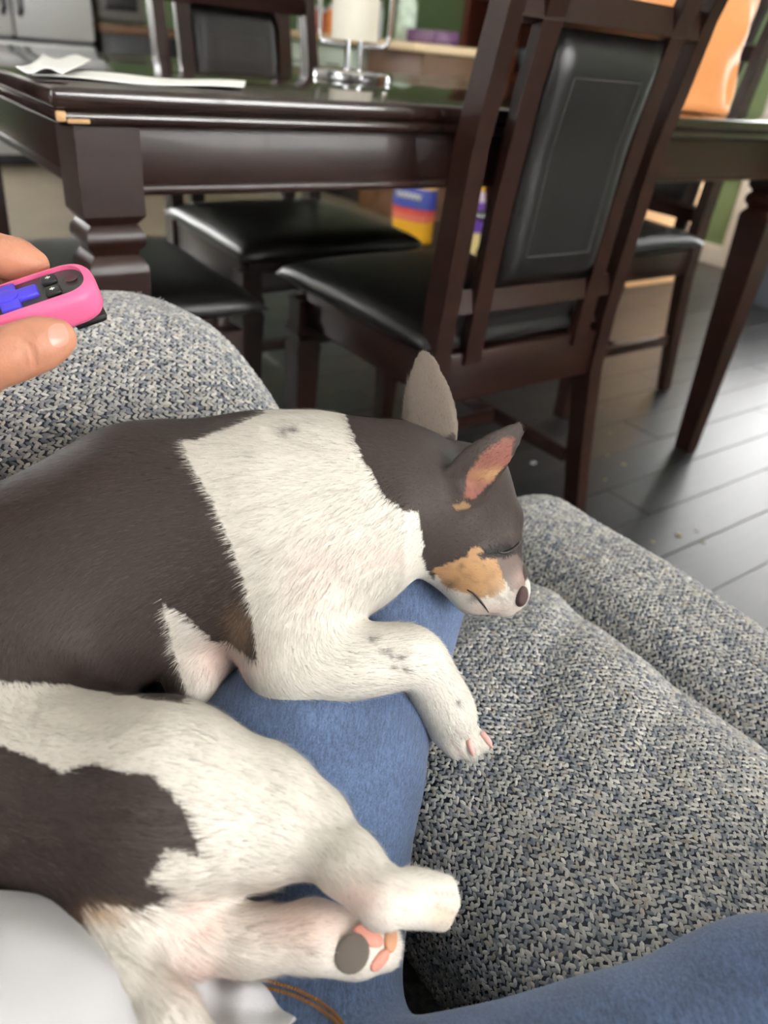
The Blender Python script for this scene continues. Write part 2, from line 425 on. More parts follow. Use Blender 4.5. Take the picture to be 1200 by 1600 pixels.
# ------------------------------------------------------------------ things on the table
def tpt(px, py, z=TZ): return Zp(px, py, z)
# paper towel holder
p = tpt(550, 127)
th = empty('paper_towel_holder', 'chrome paper towel holder with cream roll standing on the dining table', 'towel holder', p, .12)
MB().lathe((0, 0, 0), [(.072, 0), (.074, .004), (.074, .014), (.068, .018), (.01, .019)], 40).build('base', CHROME, th)
for x in (-.012, .012): MB().tube([(x, 0, .018), (x, 0, .40)], .0045, 10).build('rod', CHROME, th)
MB().lathe((0, 0, 0), [(.018, .064), (.041, .064), (.041, .335), (.018, .335)], 36).build('paper_roll', TOWEL, th)
for sx in (-1, 1):
    x = sx*.062
    MB().tube([(sx*.012, 0, .058), (sx*.045, 0, .058), (x-.004*sx, .0, .060), (x, .008, .075), (x+.004*sx, .008, .25), (x+.004*sx, .004, .262), (x+.004*sx, -.004, .262), (x+.004*sx, -.009, .25), (x, -.009, .075)], .0042, 8).build('side_arm', CHROME, th)
# papers
def sheet(name, quad, z, mat_, label, curl=.004, seed=0, th_=.0015):
    n = 14; q = [np.array(Zp(*c, z)) for c in quad]; P = np.zeros((n, n, 3)); r = np.random.default_rng(seed)
    for i in range(n):
        for j in range(n):
            a, b = i/(n-1), j/(n-1)
            P[i, j] = (q[0]*(1-a)+q[1]*a)*(1-b) + (q[3]*(1-a)+q[2]*a)*b
            P[i, j, 2] += curl*(math.sin(a*PI*1.3+seed)**2 * (abs(2*b-1)**2) + .6*a*a)
    mb = MB().grid(P); B = P.copy(); B[..., 2] -= th_; mb.grid(B)
    mb2 = [(P[:, 0], B[:, 0]), (P[:, -1], B[:, -1]), (P[0], B[0]), (P[-1], B[-1])]
    for a, b in mb2: mb.grid(np.stack([a, b]))
    bmesh.ops.remove_doubles(mb.bm, verts=mb.bm.verts, dist=1e-6)
    o = mb.build(name, mat_, None, smooth=True); return tag(o, label, 'paper')
sheet('paper_sheet', [(50, 119), (378, 141), (384, 132), (118, 113)], TZ+.002, PAPER, 'white paper sheets lying flat near the table corner', .003, 1)
sheet('folded_note', [(26, 111), (98, 120), (143, 97), (68, 90)], TZ+.007, PAPER, 'small curled white note on top of the paper sheets', .006, 2)
# tan tote bag
b0 = UV(1.37, 1.035, TZ+.003); bag = empty('tote_bag', 'tan leather tote bag standing on the right end of the dining table', 'bag', b0, TH)
n, m_ = 40, 22; P = np.zeros((m_, n, 3))
for i in range(m_):
    z = i/(m_-1)
    for j in range(n):
        a = 2*PI*j/(n-1); ca, sa = math.cos(a), math.sin(a)
        hw = .195+.02*z; hd = .062-.035*z**1.5
        x = hw*np.sign(ca)*abs(ca)**.55; y = hd*np.sign(sa)*abs(sa)**.6
        wr = .007*math.sin(7*a+5*z)*math.sin(3*PI*z) + .006*math.sin(3*a-11*z)
        P[i, j] = (x*(1+wr), y+wr, .004+.31*z - .006*(1-z)*abs(math.sin(2*a)))
mb = MB().grid(P); Bt = P[0].copy(); mb.grid(np.stack([Bt, Bt*np.array([.0, .0, 1])]))
bmesh.ops.remove_doubles(mb.bm, verts=mb.bm.verts, dist=1e-5)
bo = mb.build('body', TAN, bag, smooth=True); sol = bo.modifiers.new('thick', 'SOLIDIFY'); sol.thickness = .004
for sy in (-1, 1): MB().tube([(.08*math.cos(t), sy*.03, .29+.14*math.sin(t)) for t in np.linspace(0, PI, 15)], .006, 8).build('handle', TAN, bag)
MB().box((.055, -.036, .205), (.014, .012, .014), .003).build('clasp', mat('brass', (200, 170, 90), .25, metal=1), bag)

# ------------------------------------------------------------------ kitchen and things along the green wall (room frame)
def rroot(name, label, cat, u, v, z=0, group=None):
    return empty(name, label, cat, UV(u, v, z), TH, group)
# refrigerator facing -n
fr = rroot('refrigerator', 'stainless steel french door refrigerator at the far left', 'refrigerator', 1.235, 5.40)
MB().box((0, .39, .90), (.91, .62, 1.74), .006).build('body', mat('fridge_side_grey', (110, 112, 114), .5), fr)
for sx in (-1, 1):
    d = MB().box((sx*.2285, .045, 1.22), (.447, .07, 1.06), .012).build('door', STEEL, fr)
    MB().tube([(sx*.045, .012, .80), (sx*.045, -.035, .83), (sx*.045, -.04, 1.2), (sx*.045, -.035, 1.60), (sx*.045, .012, 1.63)], .013, 10).build('handle', DSTEEL, d)
d = MB().box((0, .045, .37), (.904, .07, .60), .012).build('freezer_drawer', STEEL, fr)
MB().tube([(-.35, .012, .60), (-.33, -.035, .60), (.33, -.035, .60), (.35, .012, .60)], .013, 10).build('handle', DSTEEL, d)
MB().box((0, .10, .035), (.88, .06, .07), .004).build('kick_grille', BLACK, fr)
# base cabinet with black front beside the fridge
cb = rroot('base_cabinet', 'black fronted base unit with brown wooden top beside the refrigerator', 'cabinet', 2.02, 5.42)
MB().box((0, .3, .375), (.56, .58, .75), .004).build('body', BLACK, cb)
MB().box((0, .29, .775), (.60, .63, .05), .006).build('top', BROWN, cb)
MB().box((0, -.0, .45), (.52, .02, .60), .004).build('front_panel', BLACK, cb)
tst = rroot('toaster_oven', 'grey metal toaster oven on the brown wooden top', 'appliance', 1.94, 5.62, .80)
MB().box((0, .13, .14), (.30, .26, .26), .02).build('body', mat('grey_enamel', (110, 106, 100), .4), tst)
MB().box((0, -.004, .15), (.2, .01, .16), .004).build('door', BLACK, tst)
for x in (-.12, .12):
    for y in (.03, .23): MB().lathe((x, y, 0), [(.012, 0), (.012, .012)], 10).build('foot', BLACK, tst)
# peninsula of mint cabinets: front faces -e
pu, pv0, pv1, ph = 2.70, 4.085, 5.285, .82
wt = rroot('peninsula_worktop', 'beige laminate worktop over the mint cabinets', 'worktop', pu, 0, ph)
MB().box((.28, (pv0+pv1)/2, .02), (.64, pv1-pv0+.04, .04), .008).build('slab', BEIGE, wt)
nun = 3; uw = (pv1-pv0)/nun
for i in range(nun):
    u_ = rroot('kitchen_cabinet', ['mint green cabinet unit nearest the brown wooden counter end', 'mint green middle cabinet unit seen past the dining chair', 'mint green cabinet unit farthest from the brown counter'][i], 'cabinet', pu, pv0+uw*(i+.5), 0, 'mint cabinets of the peninsula')
    MB().box((.29, 0, .44), (.56, uw-.004, .72), .003).build('body', MINT, u_)
    MB().box((.32, 0, .04), (.50, uw-.004, .08)).build('toe_kick', BLACK, u_)
    dr = MB().box((-.001, 0, .71), (.02, uw-.02, .15), .005).build('drawer', MINT, u_)
    MB().tube([(-.012, -.05, .71), (-.035, -.045, .71), (-.035, .045, .71), (-.012, .05, .71)], .005, 8).build('handle', DSTEEL, dr)
    dd = MB().box((-.001, 0, .355), (.02, uw-.02, .53), .005).build('door', MINT, u_)
    for c, s_ in (((-.014, 0, .585), (.008, uw-.04, .05)), ((-.014, 0, .125), (.008, uw-.04, .05)), ((-.014, uw/2-.045, .355), (.008, .05, .41)), ((-.014, -uw/2+.045, .355), (.008, .05, .41))):
        MB().box(c, s_, .002).build('door_frame', MINT, dd)
# brown counter end
bc = rroot('breakfast_counter', 'brown wooden counter with a beige top next to the glass hutch', 'counter', 2.68, 3.75)
MB().box((.30, 0, .41), (.52, .50, .82), .004).build('body', BROWN, bc)
MB().box((.27, 0, .84), (.66, .58, .04), .008).build('top', BEIGE, bc)
# things standing on the worktops
def jar(u, v, z, r, h, rgb, label, cap=(200, 200, 200)):
    t = rroot('jar', label, 'jar', u, v, z, 'jars on the worktop')
    MB().lathe((0, 0, 0), [(r*.9, 0), (r, .01), (r, h*.75), (r*.7, h*.85)], 18).build('body', mat('jar_colour', rgb, .3), t)
    MB().lathe((0, 0, h*.85), [(r*.75, 0), (r*.75, h*.15)], 18).build('lid', mat('jar_lid', cap, .3), t)
for k, (v, r, h, rgb, nm) in enumerate([(4.98, .035, .16, (190, 196, 200), 'clear glass jar'), (4.86, .05, .14, (170, 60, 50), 'red jar'), (4.74, .05, .13, (200, 110, 90), 'salmon pink jar'), (4.62, .045, .15, (214, 130, 70), 'orange jar'), (4.51, .035, .12, (60, 80, 130), 'small blue jar'), (4.40, .05, .17, (230, 214, 186), 'cream jar'), (4.28, .04, .12, (70, 60, 56), 'dark brown jar'), (4.16, .035, .18, (200, 204, 208), 'tall clear jar')]):
    jar(pu+.18, v, ph+.04, r, h, rgb, nm + ' on the mint cabinets\' worktop behind the dining chair')
pb = MB().box((0, 0, .03), (.16, .24, .06), .008).build('storage_box', mat('purple_plastic', (98, 58, 100), .4)); pb.location = UV(2.86, 3.62, .86); pb.rotation_euler = (0, 0, TH); tag(pb, 'flat purple box on the beige counter top', 'box')
pp = rroot('plastic_bottle', 'green and white plastic bottle standing on the beige counter', 'bottle', 2.86, 3.86, .86)
MB().lathe((0, 0, 0), [(.05, 0), (.055, .01), (.055, .16), (.045, .2), (.018, .25), (.018, .27)], 20).build('body', mat('green_white_print', (196, 214, 196), .4, noise=.35, nscale=22), pp)
MB().lathe((0, 0, .27), [(.021, 0), (.021, .03)], 16).build('cap', mat('green_cap', (60, 120, 70), .4), pp)
# hutch with glass doors against the green wall
hu = rroot('glass_hutch', 'cherry wood display hutch with glass panes and dishes inside', 'hutch', 3.42, 3.68)
hw_ = .88
MB().box((.20, 0, .33), (.40, hw_, .66), .006).build('base', CHERRY, hu)
MB().box((.19, 0, .68), (.44, hw_+.04, .04), .008).build('ledge', CHERRY, hu)
MB().box((.385, 0, 1.25), (.02, hw_, 1.1), .002).build('back_board', CHERRY, hu)
for y in (-hw_/2+.012, hw_/2-.012): MB().box((.22, y, 1.25), (.31, .024, 1.1), .002).build('side_panel', CHERRY, hu)
for z in (.78, 1.12, 1.46): MB().box((.23, 0, z), (.29, hw_-.05, .02), .002).build('shelf', CHERRY, hu)
MB().box((.20, 0, 1.82), (.38, hw_+.03, .05), .008).build('cornice', CHERRY, hu)
for s_ in (-1, 1):
    dr = bpy.data.objects.new('glass_door', None); C.objects.link(dr); dr.parent = hu
    c0 = s_*hw_/4
    for y in (c0-hw_/4+.025, c0+hw_/4-.025): MB().box((.055, y, 1.25), (.022, .045, 1.08), .003).build('stile', CHERRY, dr)
    for z in (.735, 1.765): MB().box((.055, c0, z), (.022, hw_/2-.1, .05), .003).build('rail', CHERRY, dr)
    MB().box((.056, c0, 1.25), (.004, hw_/2-.1, .98)).build('pane', GLASS, dr)
CER = mat('white_ceramic', (226, 228, 226), .15); AQ = mat('pale_blue_ceramic', (176, 190, 190), .2)
for nm, y, r, h, m_, lb in (('bowl', -.02, .11, .09, AQ, 'pale blue bowl on the lower shelf of the hutch'), ('plate', -.26, .10, .02, CER, 'white plate on the lower hutch shelf near the box'), ('saucer', .32, .06, .02, CER, 'small white saucer on the lower hutch shelf by the counter')):
    o = MB().lathe((0, 0, 0), [(r*.5, 0), (r*.55, .004), (r*.85, h*.6), (r, h), (r*.96, h), (r*.8, h*.6), (r*.45, .012)], 28).build(nm, m_, None, smooth=True)
    o.location = UV(3.42+.22, 3.68+y, .79); tag(o, lb, nm)
vz = MB().lathe((0, 0, 0), [(.03, 0), (.035, .02), (.028, .10), (.02, .16), (.026, .2)], 20).build('vase', CER, None, smooth=True); vz.location = UV(3.62, 3.68+.15, .79); tag(vz, 'slim white vase behind the pale blue bowl in the hutch', 'vase')
# pet food bags on the floor
def food_bag(name, label, u, v, w_, h_, d_, bands, rz):
    t = rroot(name, label, 'bag', u, v); t.rotation_euler = (0, 0, TH+rz)
    z0 = 0
    for i, (frac, rgb) in enumerate(bands):
        z1 = z0+frac*h_; n = 28; rows = 5; P = np.zeros((rows, n, 3))
        for a in range(rows):
            z = z0+(z1-z0)*a/(rows-1); s_ = z/h_; dd = d_*(1-.75*s_**3)*(.86+.14*math.sin(PI*min(1, s_*1.2)))
            for b in range(n):
                an = 2*PI*b/(n-1); ca, sa = math.cos(an), math.sin(an)
                P[a, b] = (dd/2*np.sign(ca)*abs(ca)**.7*(1+.05*math.sin(5*an+9*s_)), w_/2*np.sign(sa)*abs(sa)**.5*(1-.04*math.sin(3*s_*PI)), z+.002)
        mb = MB().grid(P)
        for ring in ((P[0],) if i == 0 else ()) + ((P[-1],) if i == len(bands)-1 else ()):
            mb.grid(np.stack([ring, np.tile(ring[:-1].mean(0), (n, 1))]))
        bmesh.ops.remove_doubles(mb.bm, verts=mb.bm.verts, dist=1e-5)
        mb.build('bag_panel', mat('bag_print', rgb, .35, noise=.06, nscale=18), t, smooth=True); z0 = z1
    return t
Y_, B_, R_ = (236, 176, 40), (52, 70, 160), (206, 74, 60)
fb = food_bag('pet_food_bag', 'yellow pet food bag with a blue band standing on the floor', 2.50, 3.17, .22, .39, .14, [(.26, Y_), (.08, (226, 120, 100)), (.07, R_), (.24, B_), (.35, (240, 190, 80))], .35)
# the brand lettering is too blurred in the photograph to read: only its white strokes are built
lt = MB()
for k in range(6):
    y = .062-.024*k; h = .020-.002*(k % 2)
    lt.tube([(-.0755+.1*y*y*4, y, .225+h*.5), (-.076+.1*y*y*4, y-.004, .212), (-.076+.1*y*y*4, y-.012, .208), (-.0755+.1*y*y*4, y-.018, .225+h*.4)], .0045, 6)
lt.build('lettering', WHITE, fb, smooth=True)
food_bag('pet_treat_bag', 'purple and yellow bag standing on the floor right of the yellow pet food bag', 2.58, 2.86, .20, .39, .13, [(.3, (232, 214, 150)), (.35, (110, 70, 170)), (.12, (222, 206, 226)), (.23, Y_)], -.2)
# cardboard box against the wall
cx = rroot('cardboard_box', 'tall tan cardboard box on the floor against the green wall', 'box', 3.18, 2.31)
MB().box((0, 0, .21), (.46, .36, .42), .004).build('lower_carton', CARD, cx)
MB().box((0, 0, .58), (.46, .36, .316), .004).build('upper_carton', CARD, cx)
MB().box((0, -.181, .42), (.44, .001, .006)).build('tape_seam', mat('packing_tape', (226, 206, 170), .3), cx)
MB().lathe((0, 0, 0), [(.02, 0), (.02, .001)], 16).build('hand_hole', BLACK, cx).matrix_local = Matrix.Translation((.12, -.1805, .25)) @ Matrix.Rotation(PI/2, 4, 'X') @ Matrix.Diagonal((1.6, .5, 1, 1))
bn = rroot('storage_bin', 'dark grey plastic bin on the floor by the glass door', 'bin', 3.45, 1.72)
MB().lathe((0, 0, 0), [(.12, 0), (.125, .01), (.155, .36), (.165, .37), (.165, .385), (.15, .385), (.145, .36), (.115, .02)], 28).build('tub', mat('grey_plastic', (88, 92, 100), .4), bn)

# ------------------------------------------------------------------ sofa (faces along +e; v grows to the sitter's left)
SBASE = mat('navy_grey_backing', (46, 52, 64), .95, noise=.35, nscale=160)
YARN = mat('chenille_yarn', (150, 148, 142), .95, attr='yarn', sheen=.2)
SFAB = mat('grey_chenille', (128, 127, 124), .95, noise=.5, nscale=170, bump=.6, bscale=180, sheen=.15)
sofa = empty('recliner_sofa', 'grey and navy chenille recliner sofa with its footrest raised', 'sofa', (0, 0, 0), TH)
def rounded_profile(a0, a1, z0, z1, r, n=84, crown=.0):
    hw, hz = (a1-a0)/2, (z1-z0)/2; pts = []
    for i in range(n):
        t = 2*PI*i/n; c, s_ = math.cos(t), math.sin(t); p = 2/max(.2, r)
        x = np.sign(c)*abs(c)**(2/4.5)*hw; z = np.sign(s_)*abs(s_)**(2/(4.5*(1-r)+2*r))*hz
        if z > 0: z += crown*(1-(x/hw)**2)
        pts.append(((a0+a1)/2+x, (z0+z1)/2+z))
    # equal arc length
    P = np.array(pts+[pts[0]]); L = np.concatenate([[0], np.cumsum(np.linalg.norm(np.diff(P, axis=0), axis=1))])
    q = np.linspace(0, L[-1], n+1)
    return np.stack([np.interp(q, L, P[:, 0]), np.interp(q, L, P[:, 1])], 1), L[-1]
def cushion(name, prof, b0, b1, axis, shape=None, endr=.06, nb=90, mat_=SBASE):
    """sweep a closed (a,z) profile along b; local sofa frame: axis 'v' sweeps along v (a=u), axis 'u' sweeps along u (a=v)"""
    c = prof.mean(0); bs = np.linspace(b0, b1, nb); G = np.zeros((len(prof), nb, 3))
    for j, b in enumerate(bs):
        e_ = min(b-b0, b1-b); k = math.sqrt(max(0, 1-(1-min(1, e_/endr))**2)) if endr > 0 else 1
        hwx = (prof[:, 0].max()-prof[:, 0].min())/2; sh = max(.02, 1-(1-k)*min(1, endr/hwx))
        shz = max(.02, 1-(1-k)*min(1, endr/((prof[:, 1].max()-prof[:, 1].min())/2)))
        a = c[0]+(prof[:, 0]-c[0])*sh; z = c[1]+(prof[:, 1]-c[1])*shz
        G[:, j] = np.stack([a, np.full(len(a), b), z], 1) if axis == 'v' else np.stack([np.full(len(a), b), a, z], 1)
    if shape is not None: G = shape(G)
    mb = MB().grid(G); mb.grid(np.stack([G[:, 0], np.tile(G[:, 0].mean(0), (len(prof), 1))])); mb.grid(np.stack([G[:, -1], np.tile(G[:, -1].mean(0), (len(prof), 1))]))
    bmesh.ops.remove_doubles(mb.bm, verts=mb.bm.verts, dist=1e-5)
    return mb.build(name, mat_, sofa, smooth=True), G
PAL = np.array([lin(*c)[:3] for c in ((192, 190, 185), (176, 175, 172), (156, 157, 159), (206, 203, 196), (140, 144, 150), (180, 171, 158), (122, 128, 138))])
def tufts(parent, G, step=.0052, keep=lambda P, N: np.ones(len(P), bool), seed=1):
    """chenille stitches laid in staggered rows on a swept surface, as real yarn pieces"""
    r = np.random.default_rng(seed); nu, nb = G.shape[:2]
    Lu = np.linalg.norm(np.diff(G[:, nb//2], axis=0), axis=1).sum(); Lb = np.linalg.norm(np.diff(G[nu//4], axis=0), axis=1).sum()
    cu_, cb = int(Lu/step), int(Lb/step)
    I, J = np.meshgrid(np.arange(cu_), np.arange(cb), indexing='ij'); I = I.ravel(); J = J.ravel(); S = []
    for sd in (-1, 1):
        x = (I+.5+.26*sd+r.normal(0, .07, len(I)))/cu_*(nu-1); y = (J+.5+.5*(I % 2)+r.normal(0, .09, len(I)))/cb*(nb-1)
        x = np.clip(x, 0, nu-1.001); y = np.clip(y, .001, nb-1.001); i = x.astype(int); j = y.astype(int); fx = (x-i)[:, None]; fy = (y-j)[:, None]
        A_, B_2, C_, D_ = G[i, j], G[i+1, j], G[i, j+1], G[i+1, j+1]
        P = A_*(1-fx)*(1-fy)+B_2*fx*(1-fy)+C_*(1-fx)*fy+D_*fx*fy
        tu = (B_2-A_)*(1-fy)+(D_-C_)*fy; tb = (C_-A_)*(1-fx)+(D_-B_2)*fx
        tu /= np.linalg.norm(tu, axis=1)[:, None]+1e-9; tb /= np.linalg.norm(tb, axis=1)[:, None]+1e-9
        N = np.cross(tu, tb); N /= np.linalg.norm(N, axis=1)[:, None]+1e-9
        ctr = G.reshape(-1, 3).mean(0); 
        flip = np.sign(np.sum(N*(P-ctr), 1)); 
        N *= np.median(flip)
        an = sd*np.radians(38)+r.normal(0, .22, len(I))
        d = tb*np.cos(an)[:, None]+tu*np.sin(an)[:, None]; w_ = np.cross(N, d)
        k = keep(P, N); S.append((P[k], N[k], d[k], w_[k]))
    P, N, d, w_ = [np.concatenate([q[i] for q in S]) for i in range(4)]
    n = len(P); L = step*r.uniform(.52, .70, n)[:, None]; W_ = step*r.uniform(.19, .28, n)[:, None]; H = step*r.uniform(.18, .34, n)[:, None]
    up = N*H
    V = np.stack([P-d*L, P-d*L*.45+w_*W_, P-d*L*.45+up, P-d*L*.45-w_*W_, P+d*L*.45+w_*W_, P+d*L*.45+up, P+d*L*.45-w_*W_, P+d*L], 1)
    V += (N*.0004)[:, None]
    base = np.array([(0, 1, 2), (0, 2, 3), (1, 4, 5), (1, 5, 2), (2, 5, 6), (2, 6, 3), (4, 7, 5), (5, 7, 6)])
    Fc = (base[None]+(np.arange(n)*8)[:, None, None]).reshape(-1, 3)
    me = bpy.data.meshes.new('chenille_pile'); me.vertices.add(n*8); me.vertices.foreach_set('co', V.ravel())
    me.loops.add(len(Fc)*3); me.loops.foreach_set('vertex_index', Fc.ravel()); me.polygons.add(len(Fc)); me.polygons.foreach_set('loop_start', np.arange(len(Fc))*3); me.update()
    ca = me.color_attributes.new('yarn', 'FLOAT_COLOR', 'POINT')
    col = PAL[r.choice(len(PAL), n, p=(.22, .2, .17, .12, .12, .07, .10))]*r.uniform(.70, 1.02, (n, 1))
    cc = np.ones((n, 8, 4)); cc[..., :3] = col[:, None]; ca.data.foreach_set('color', cc.ravel())
    me.polygons.foreach_set('use_smooth', [True]*len(me.polygons)); me.update()
    o = bpy.data.objects.new('chenille_pile', me); C.objects.link(o); me.materials.append(YARN); o.parent = parent; o['kind'] = 'stuff'; return o
def wrinkle(G):
    u, v_, z = G[..., 0].copy(), G[..., 1].copy(), G[..., 2].copy(); top = np.clip((z-.33)/.06, 0, 1)
    dz = 0
    for v0, sl, dp, sg in ((.36, .25, .009, .018), (.25, .5, .004, .018), (.14, .5, .003, .02), (.05, .35, .005, .024), (-.1, .3, .005, .03), (-.25, -.3, .006, .03)):
        dz = dz - dp*np.exp(-((v_-v0-sl*(u-.35))/sg)**2) + .4*dp*np.exp(-((v_-v0-.03-sl*(u-.35))/sg)**2)
    G[..., 2] = z + top*(dz + .006*(vnoise(G, 11, 3)-.5)*2)
    return G
PZ = .405
pf, _ = rounded_profile(.222, .540, .25, PZ, .22, crown=.016)
pad, Gp = cushion('footrest_pad', pf, -.62, .53, 'v', wrinkle, .07, 150)
keep_up = lambda P, N: (N[:, 2] > -.35)
tufts(pad, Gp, keep=keep_up, seed=2)
pf, _ = rounded_profile(.515, .672, .16, PZ+.012, .7)
def lumpy(G):
    G[..., 2] += .012*(vnoise(G, 9, 5)-.5); G[..., 0] += .012*(vnoise(G, 7, 6)-.5); return G
roll, Gr = cushion('front_roll', pf, -.62, .545, 'v', lumpy, .075, 150)
tufts(roll, Gr, step=.0052, keep=keep_up, seed=3)
# left arm with a pillow top sloping towards the seat
AZ = .60
pf, _ = rounded_profile(.425, .86, .30, AZ, .55, crown=.03)
def arm_shape(G):
    z = G[..., 2]; t = np.clip((z-.42)/.15, 0, 1)
    G[..., 2] = z - t*(.044*np.clip((.66-G[..., 1])/.2, 0, 1)**1.4) + .010*t*(vnoise(G, 8, 9)-.5)
    return G
arm, Ga = cushion('armrest', pf, -.75, .322, 'u', arm_shape, .10, 150)
tufts(arm, Ga, step=.0055, keep=lambda P, N: (N[:, 2] > -.2) & (P[:, 0] > -.45), seed=4)
MB().box((-.20, .655, .16), (1.0, .36, .30), .02).build('arm_base', SFAB, sofa)
# frayed hem of the arm cover
fz = MB(); r_ = np.random.default_rng(5); BVA = bvh_of(arm.data); IR = np.array(ROOM.inverted().to_3x3())
for k in range(160):
    d = Vector(IR@ray(r_.uniform(205, 268), 0)); tx = r_.uniform(0, 1); d = Vector(IR@ray(200+66*tx, 462+24*tx**1.3+r_.uniform(-2, 9))).normalized()
    h = BVA.ray_cast(Vector(CAM), d)
    if h[0] is None: continue
    p0 = h[0]; nn = h[1]; q = Vector((r_.uniform(.004, .010), r_.normal(-.002, .004), r_.normal(.001, .002)))
    q = q*r_.uniform(.2, 1); fz.tube([p0, p0+q*.5+nn*r_.uniform(.0005, .002), p0+q+nn*r_.uniform(-.001, .003)], .00032, 4)
fz.build('frayed_edge', mat('loose_yarn', (150, 150, 150), .95), arm)['kind'] = 'stuff'
pf, _ = rounded_profile(-.62, .185, .12, .325, .2, crown=.008)
seat, Gs = cushion('seat_cushion', pf, -.60, .45, 'v', None, .06, 80)
tufts(seat, Gs, step=.0068, keep=lambda P, N: (N[:, 2] > -.2) & (P[:, 0] > -.1) & (P[:, 1] > -.3), seed=6)
MB().box((-.2, -.08, .11), (.84, 1.0, .12), .01).build('base_frame', SFAB, sofa)
MB().box((.38, -.04, .21), (.30, .9, .05), .01).build('footrest_board', SFAB, sofa)
for v_ in (-.35, .3): MB().tube([(.12, v_, .14), (.40, v_, .19)], .012, 8).build('footrest_hinge', DSTEEL, sofa)
pf, _ = rounded_profile(-.80, -.55, .16, 1.02, .3)
cushion('backrest', pf, -.60, .45, 'v', None, .06, 30, SFAB)
pf, _ = rounded_profile(-1.0, -.61, .06, AZ, .5, crown=.02)
cushion('armrest', pf, -.75, .285, 'u', None, .08, 30, SFAB)
for u_ in (-.6, .08):
    for v_ in (-.55, .45): MB().lathe((u_, v_, 0), [(.02, 0), (.025, .06)], 12).build('foot', BLACK, sofa)

# ------------------------------------------------------------------ person: shirt, jeans, left hand
def J(px, py, d): return D(px, py, d)
def chn(rows, k=.012, flat=None, sub=1):
    R_ = np.array(rows, float)
    if sub > 1 and len(R_) > 2:      # Catmull-Rom refinement for a smooth outline
        E_ = np.vstack([2*R_[0]-R_[1], R_, 2*R_[-1]-R_[-2]]); out = []
        for i in range(1, len(E_)-2):
            for t in np.arange(sub)/sub: out.append(.5*(2*E_[i]+(E_[i+1]-E_[i-1])*t+(2*E_[i-1]-5*E_[i]+4*E_[i+1]-E_[i+2])*t*t+(3*E_[i]-E_[i-1]-3*E_[i+1]+E_[i+2])*t**3))
        rows = [tuple(q) for q in out]+[tuple(R_[-1])]
    return chain([D(a, b, c) for a, b, c, r in rows], [r*c/FPX for a, b, c, r in rows], flat, k)
person = empty('person', 'seated person in blue jeans and pale grey shirt, holding a pink remote', 'person', (0, 0, 0))
def denim():
    m = mat('blue_denim', (76, 93, 124), .9, noise=.22, nscale=26, sheen=.15); nt = m.node_tree; b = nt.nodes['Principled BSDF']
    tc = nt.nodes.new('ShaderNodeTexCoord'); mp = nt.nodes.new('ShaderNodeMapping'); mp.inputs['Rotation'].default_value = (.3, .2, .9)
    nt.links.new(tc.outputs['Object'], mp.inputs[0])
    wv = nt.nodes.new('ShaderNodeTexNoise'); wv.inputs['Scale'].default_value = 1500; wv.inputs['Detail'].default_value = 1; mp.inputs['Scale'].default_value = (1, .35, 1); nt.links.new(mp.outputs[0], wv.inputs['Vector'])
    n3 = nt.nodes.new('ShaderNodeTexNoise'); n3.inputs['Scale'].default_value = 800; mp2 = nt.nodes.new('ShaderNodeMapping'); mp2.inputs['Scale'].default_value = (1, .07, .6); mp2.inputs['Rotation'].default_value = (0, 0, .25)
    nt.links.new(tc.outputs['Object'], mp2.inputs[0]); nt.links.new(mp2.outputs[0], n3.inputs['Vector'])
    ad = nt.nodes.new('ShaderNodeMath'); ad.operation = 'ADD'; nt.links.new(wv.outputs[0], ad.inputs[0]); nt.links.new(n3.outputs[0], ad.inputs[1])
    mr = nt.nodes.new('ShaderNodeMapRange'); mr.inputs[1].default_value = .7; mr.inputs[2].default_value = 1.3; mr.inputs[3].default_value = .6; mr.inputs[4].default_value = 1.45; nt.links.new(ad.outputs[0], mr.inputs[0])
    old = b.inputs['Base Color'].links[0].from_socket; mx = nt.nodes.new('ShaderNodeMix'); mx.data_type = 'RGBA'; mx.blend_type = 'MULTIPLY'; mx.inputs[0].default_value = 1
    nt.links.new(old, mx.inputs[6]); nt.links.new(mr.outputs[0], mx.inputs[7]); nt.links.new(mx.outputs[2], b.inputs['Base Color'])
    bp = nt.nodes.new('ShaderNodeBump'); bp.inputs['Strength'].default_value = .35; bp.inputs['Distance'].default_value = .0006; nt.links.new(ad.outputs[0], bp.inputs['Height']); nt.links.new(bp.outputs[0], b.inputs['Normal'])
    return m
DEN = denim()
LTH = [D(330, 1760, .40), D(385, 1560, .44), D(470, 1200, .495), D(600, 930, .60)]
RTH = [D(620, 1985, .33), D(760, 1905, .325), D(1250, 1727, .345), D(1800, 1600, .40)]
kn = LTH[-1]
V, Q = sdf_mesh([chain(LTH, [.088, .088, .079, .0636], k=.02),
                 chain([kn, kn+np.array([-.10, -.005, -.06]), kn+np.array([-.24, -.10, -.085])], [.058, .052, .042], k=.02),
                 chain([LTH[0], RTH[0]], [.09, .085], k=.03), chain(RTH, [.082, .076, .074, .06], k=.02),
                 chain([RTH[3], RTH[3]+np.array([.06, .10, -.10]), RTH[3]+np.array([.1, .22, -.25])], [.058, .05, .045], k=.02)], .0045)
Nn = V*0
me = np_mesh('jeans', V, Q, 3); V2, N2 = mesh_arrays(me)
V2 = V2 + N2*((.004*(vnoise(V2, 28, 11)-.5) + .006*(vnoise(V2*np.array([1, .5, 1]), 14, 12)-.5)))[:, None]
me.vertices.foreach_set('co', V2.ravel()); me.update()
jeans = new('jeans', me, DEN, person); BVJ = bvh_of(me)
THR = mat('brown_thread', (150, 104, 56), .8)
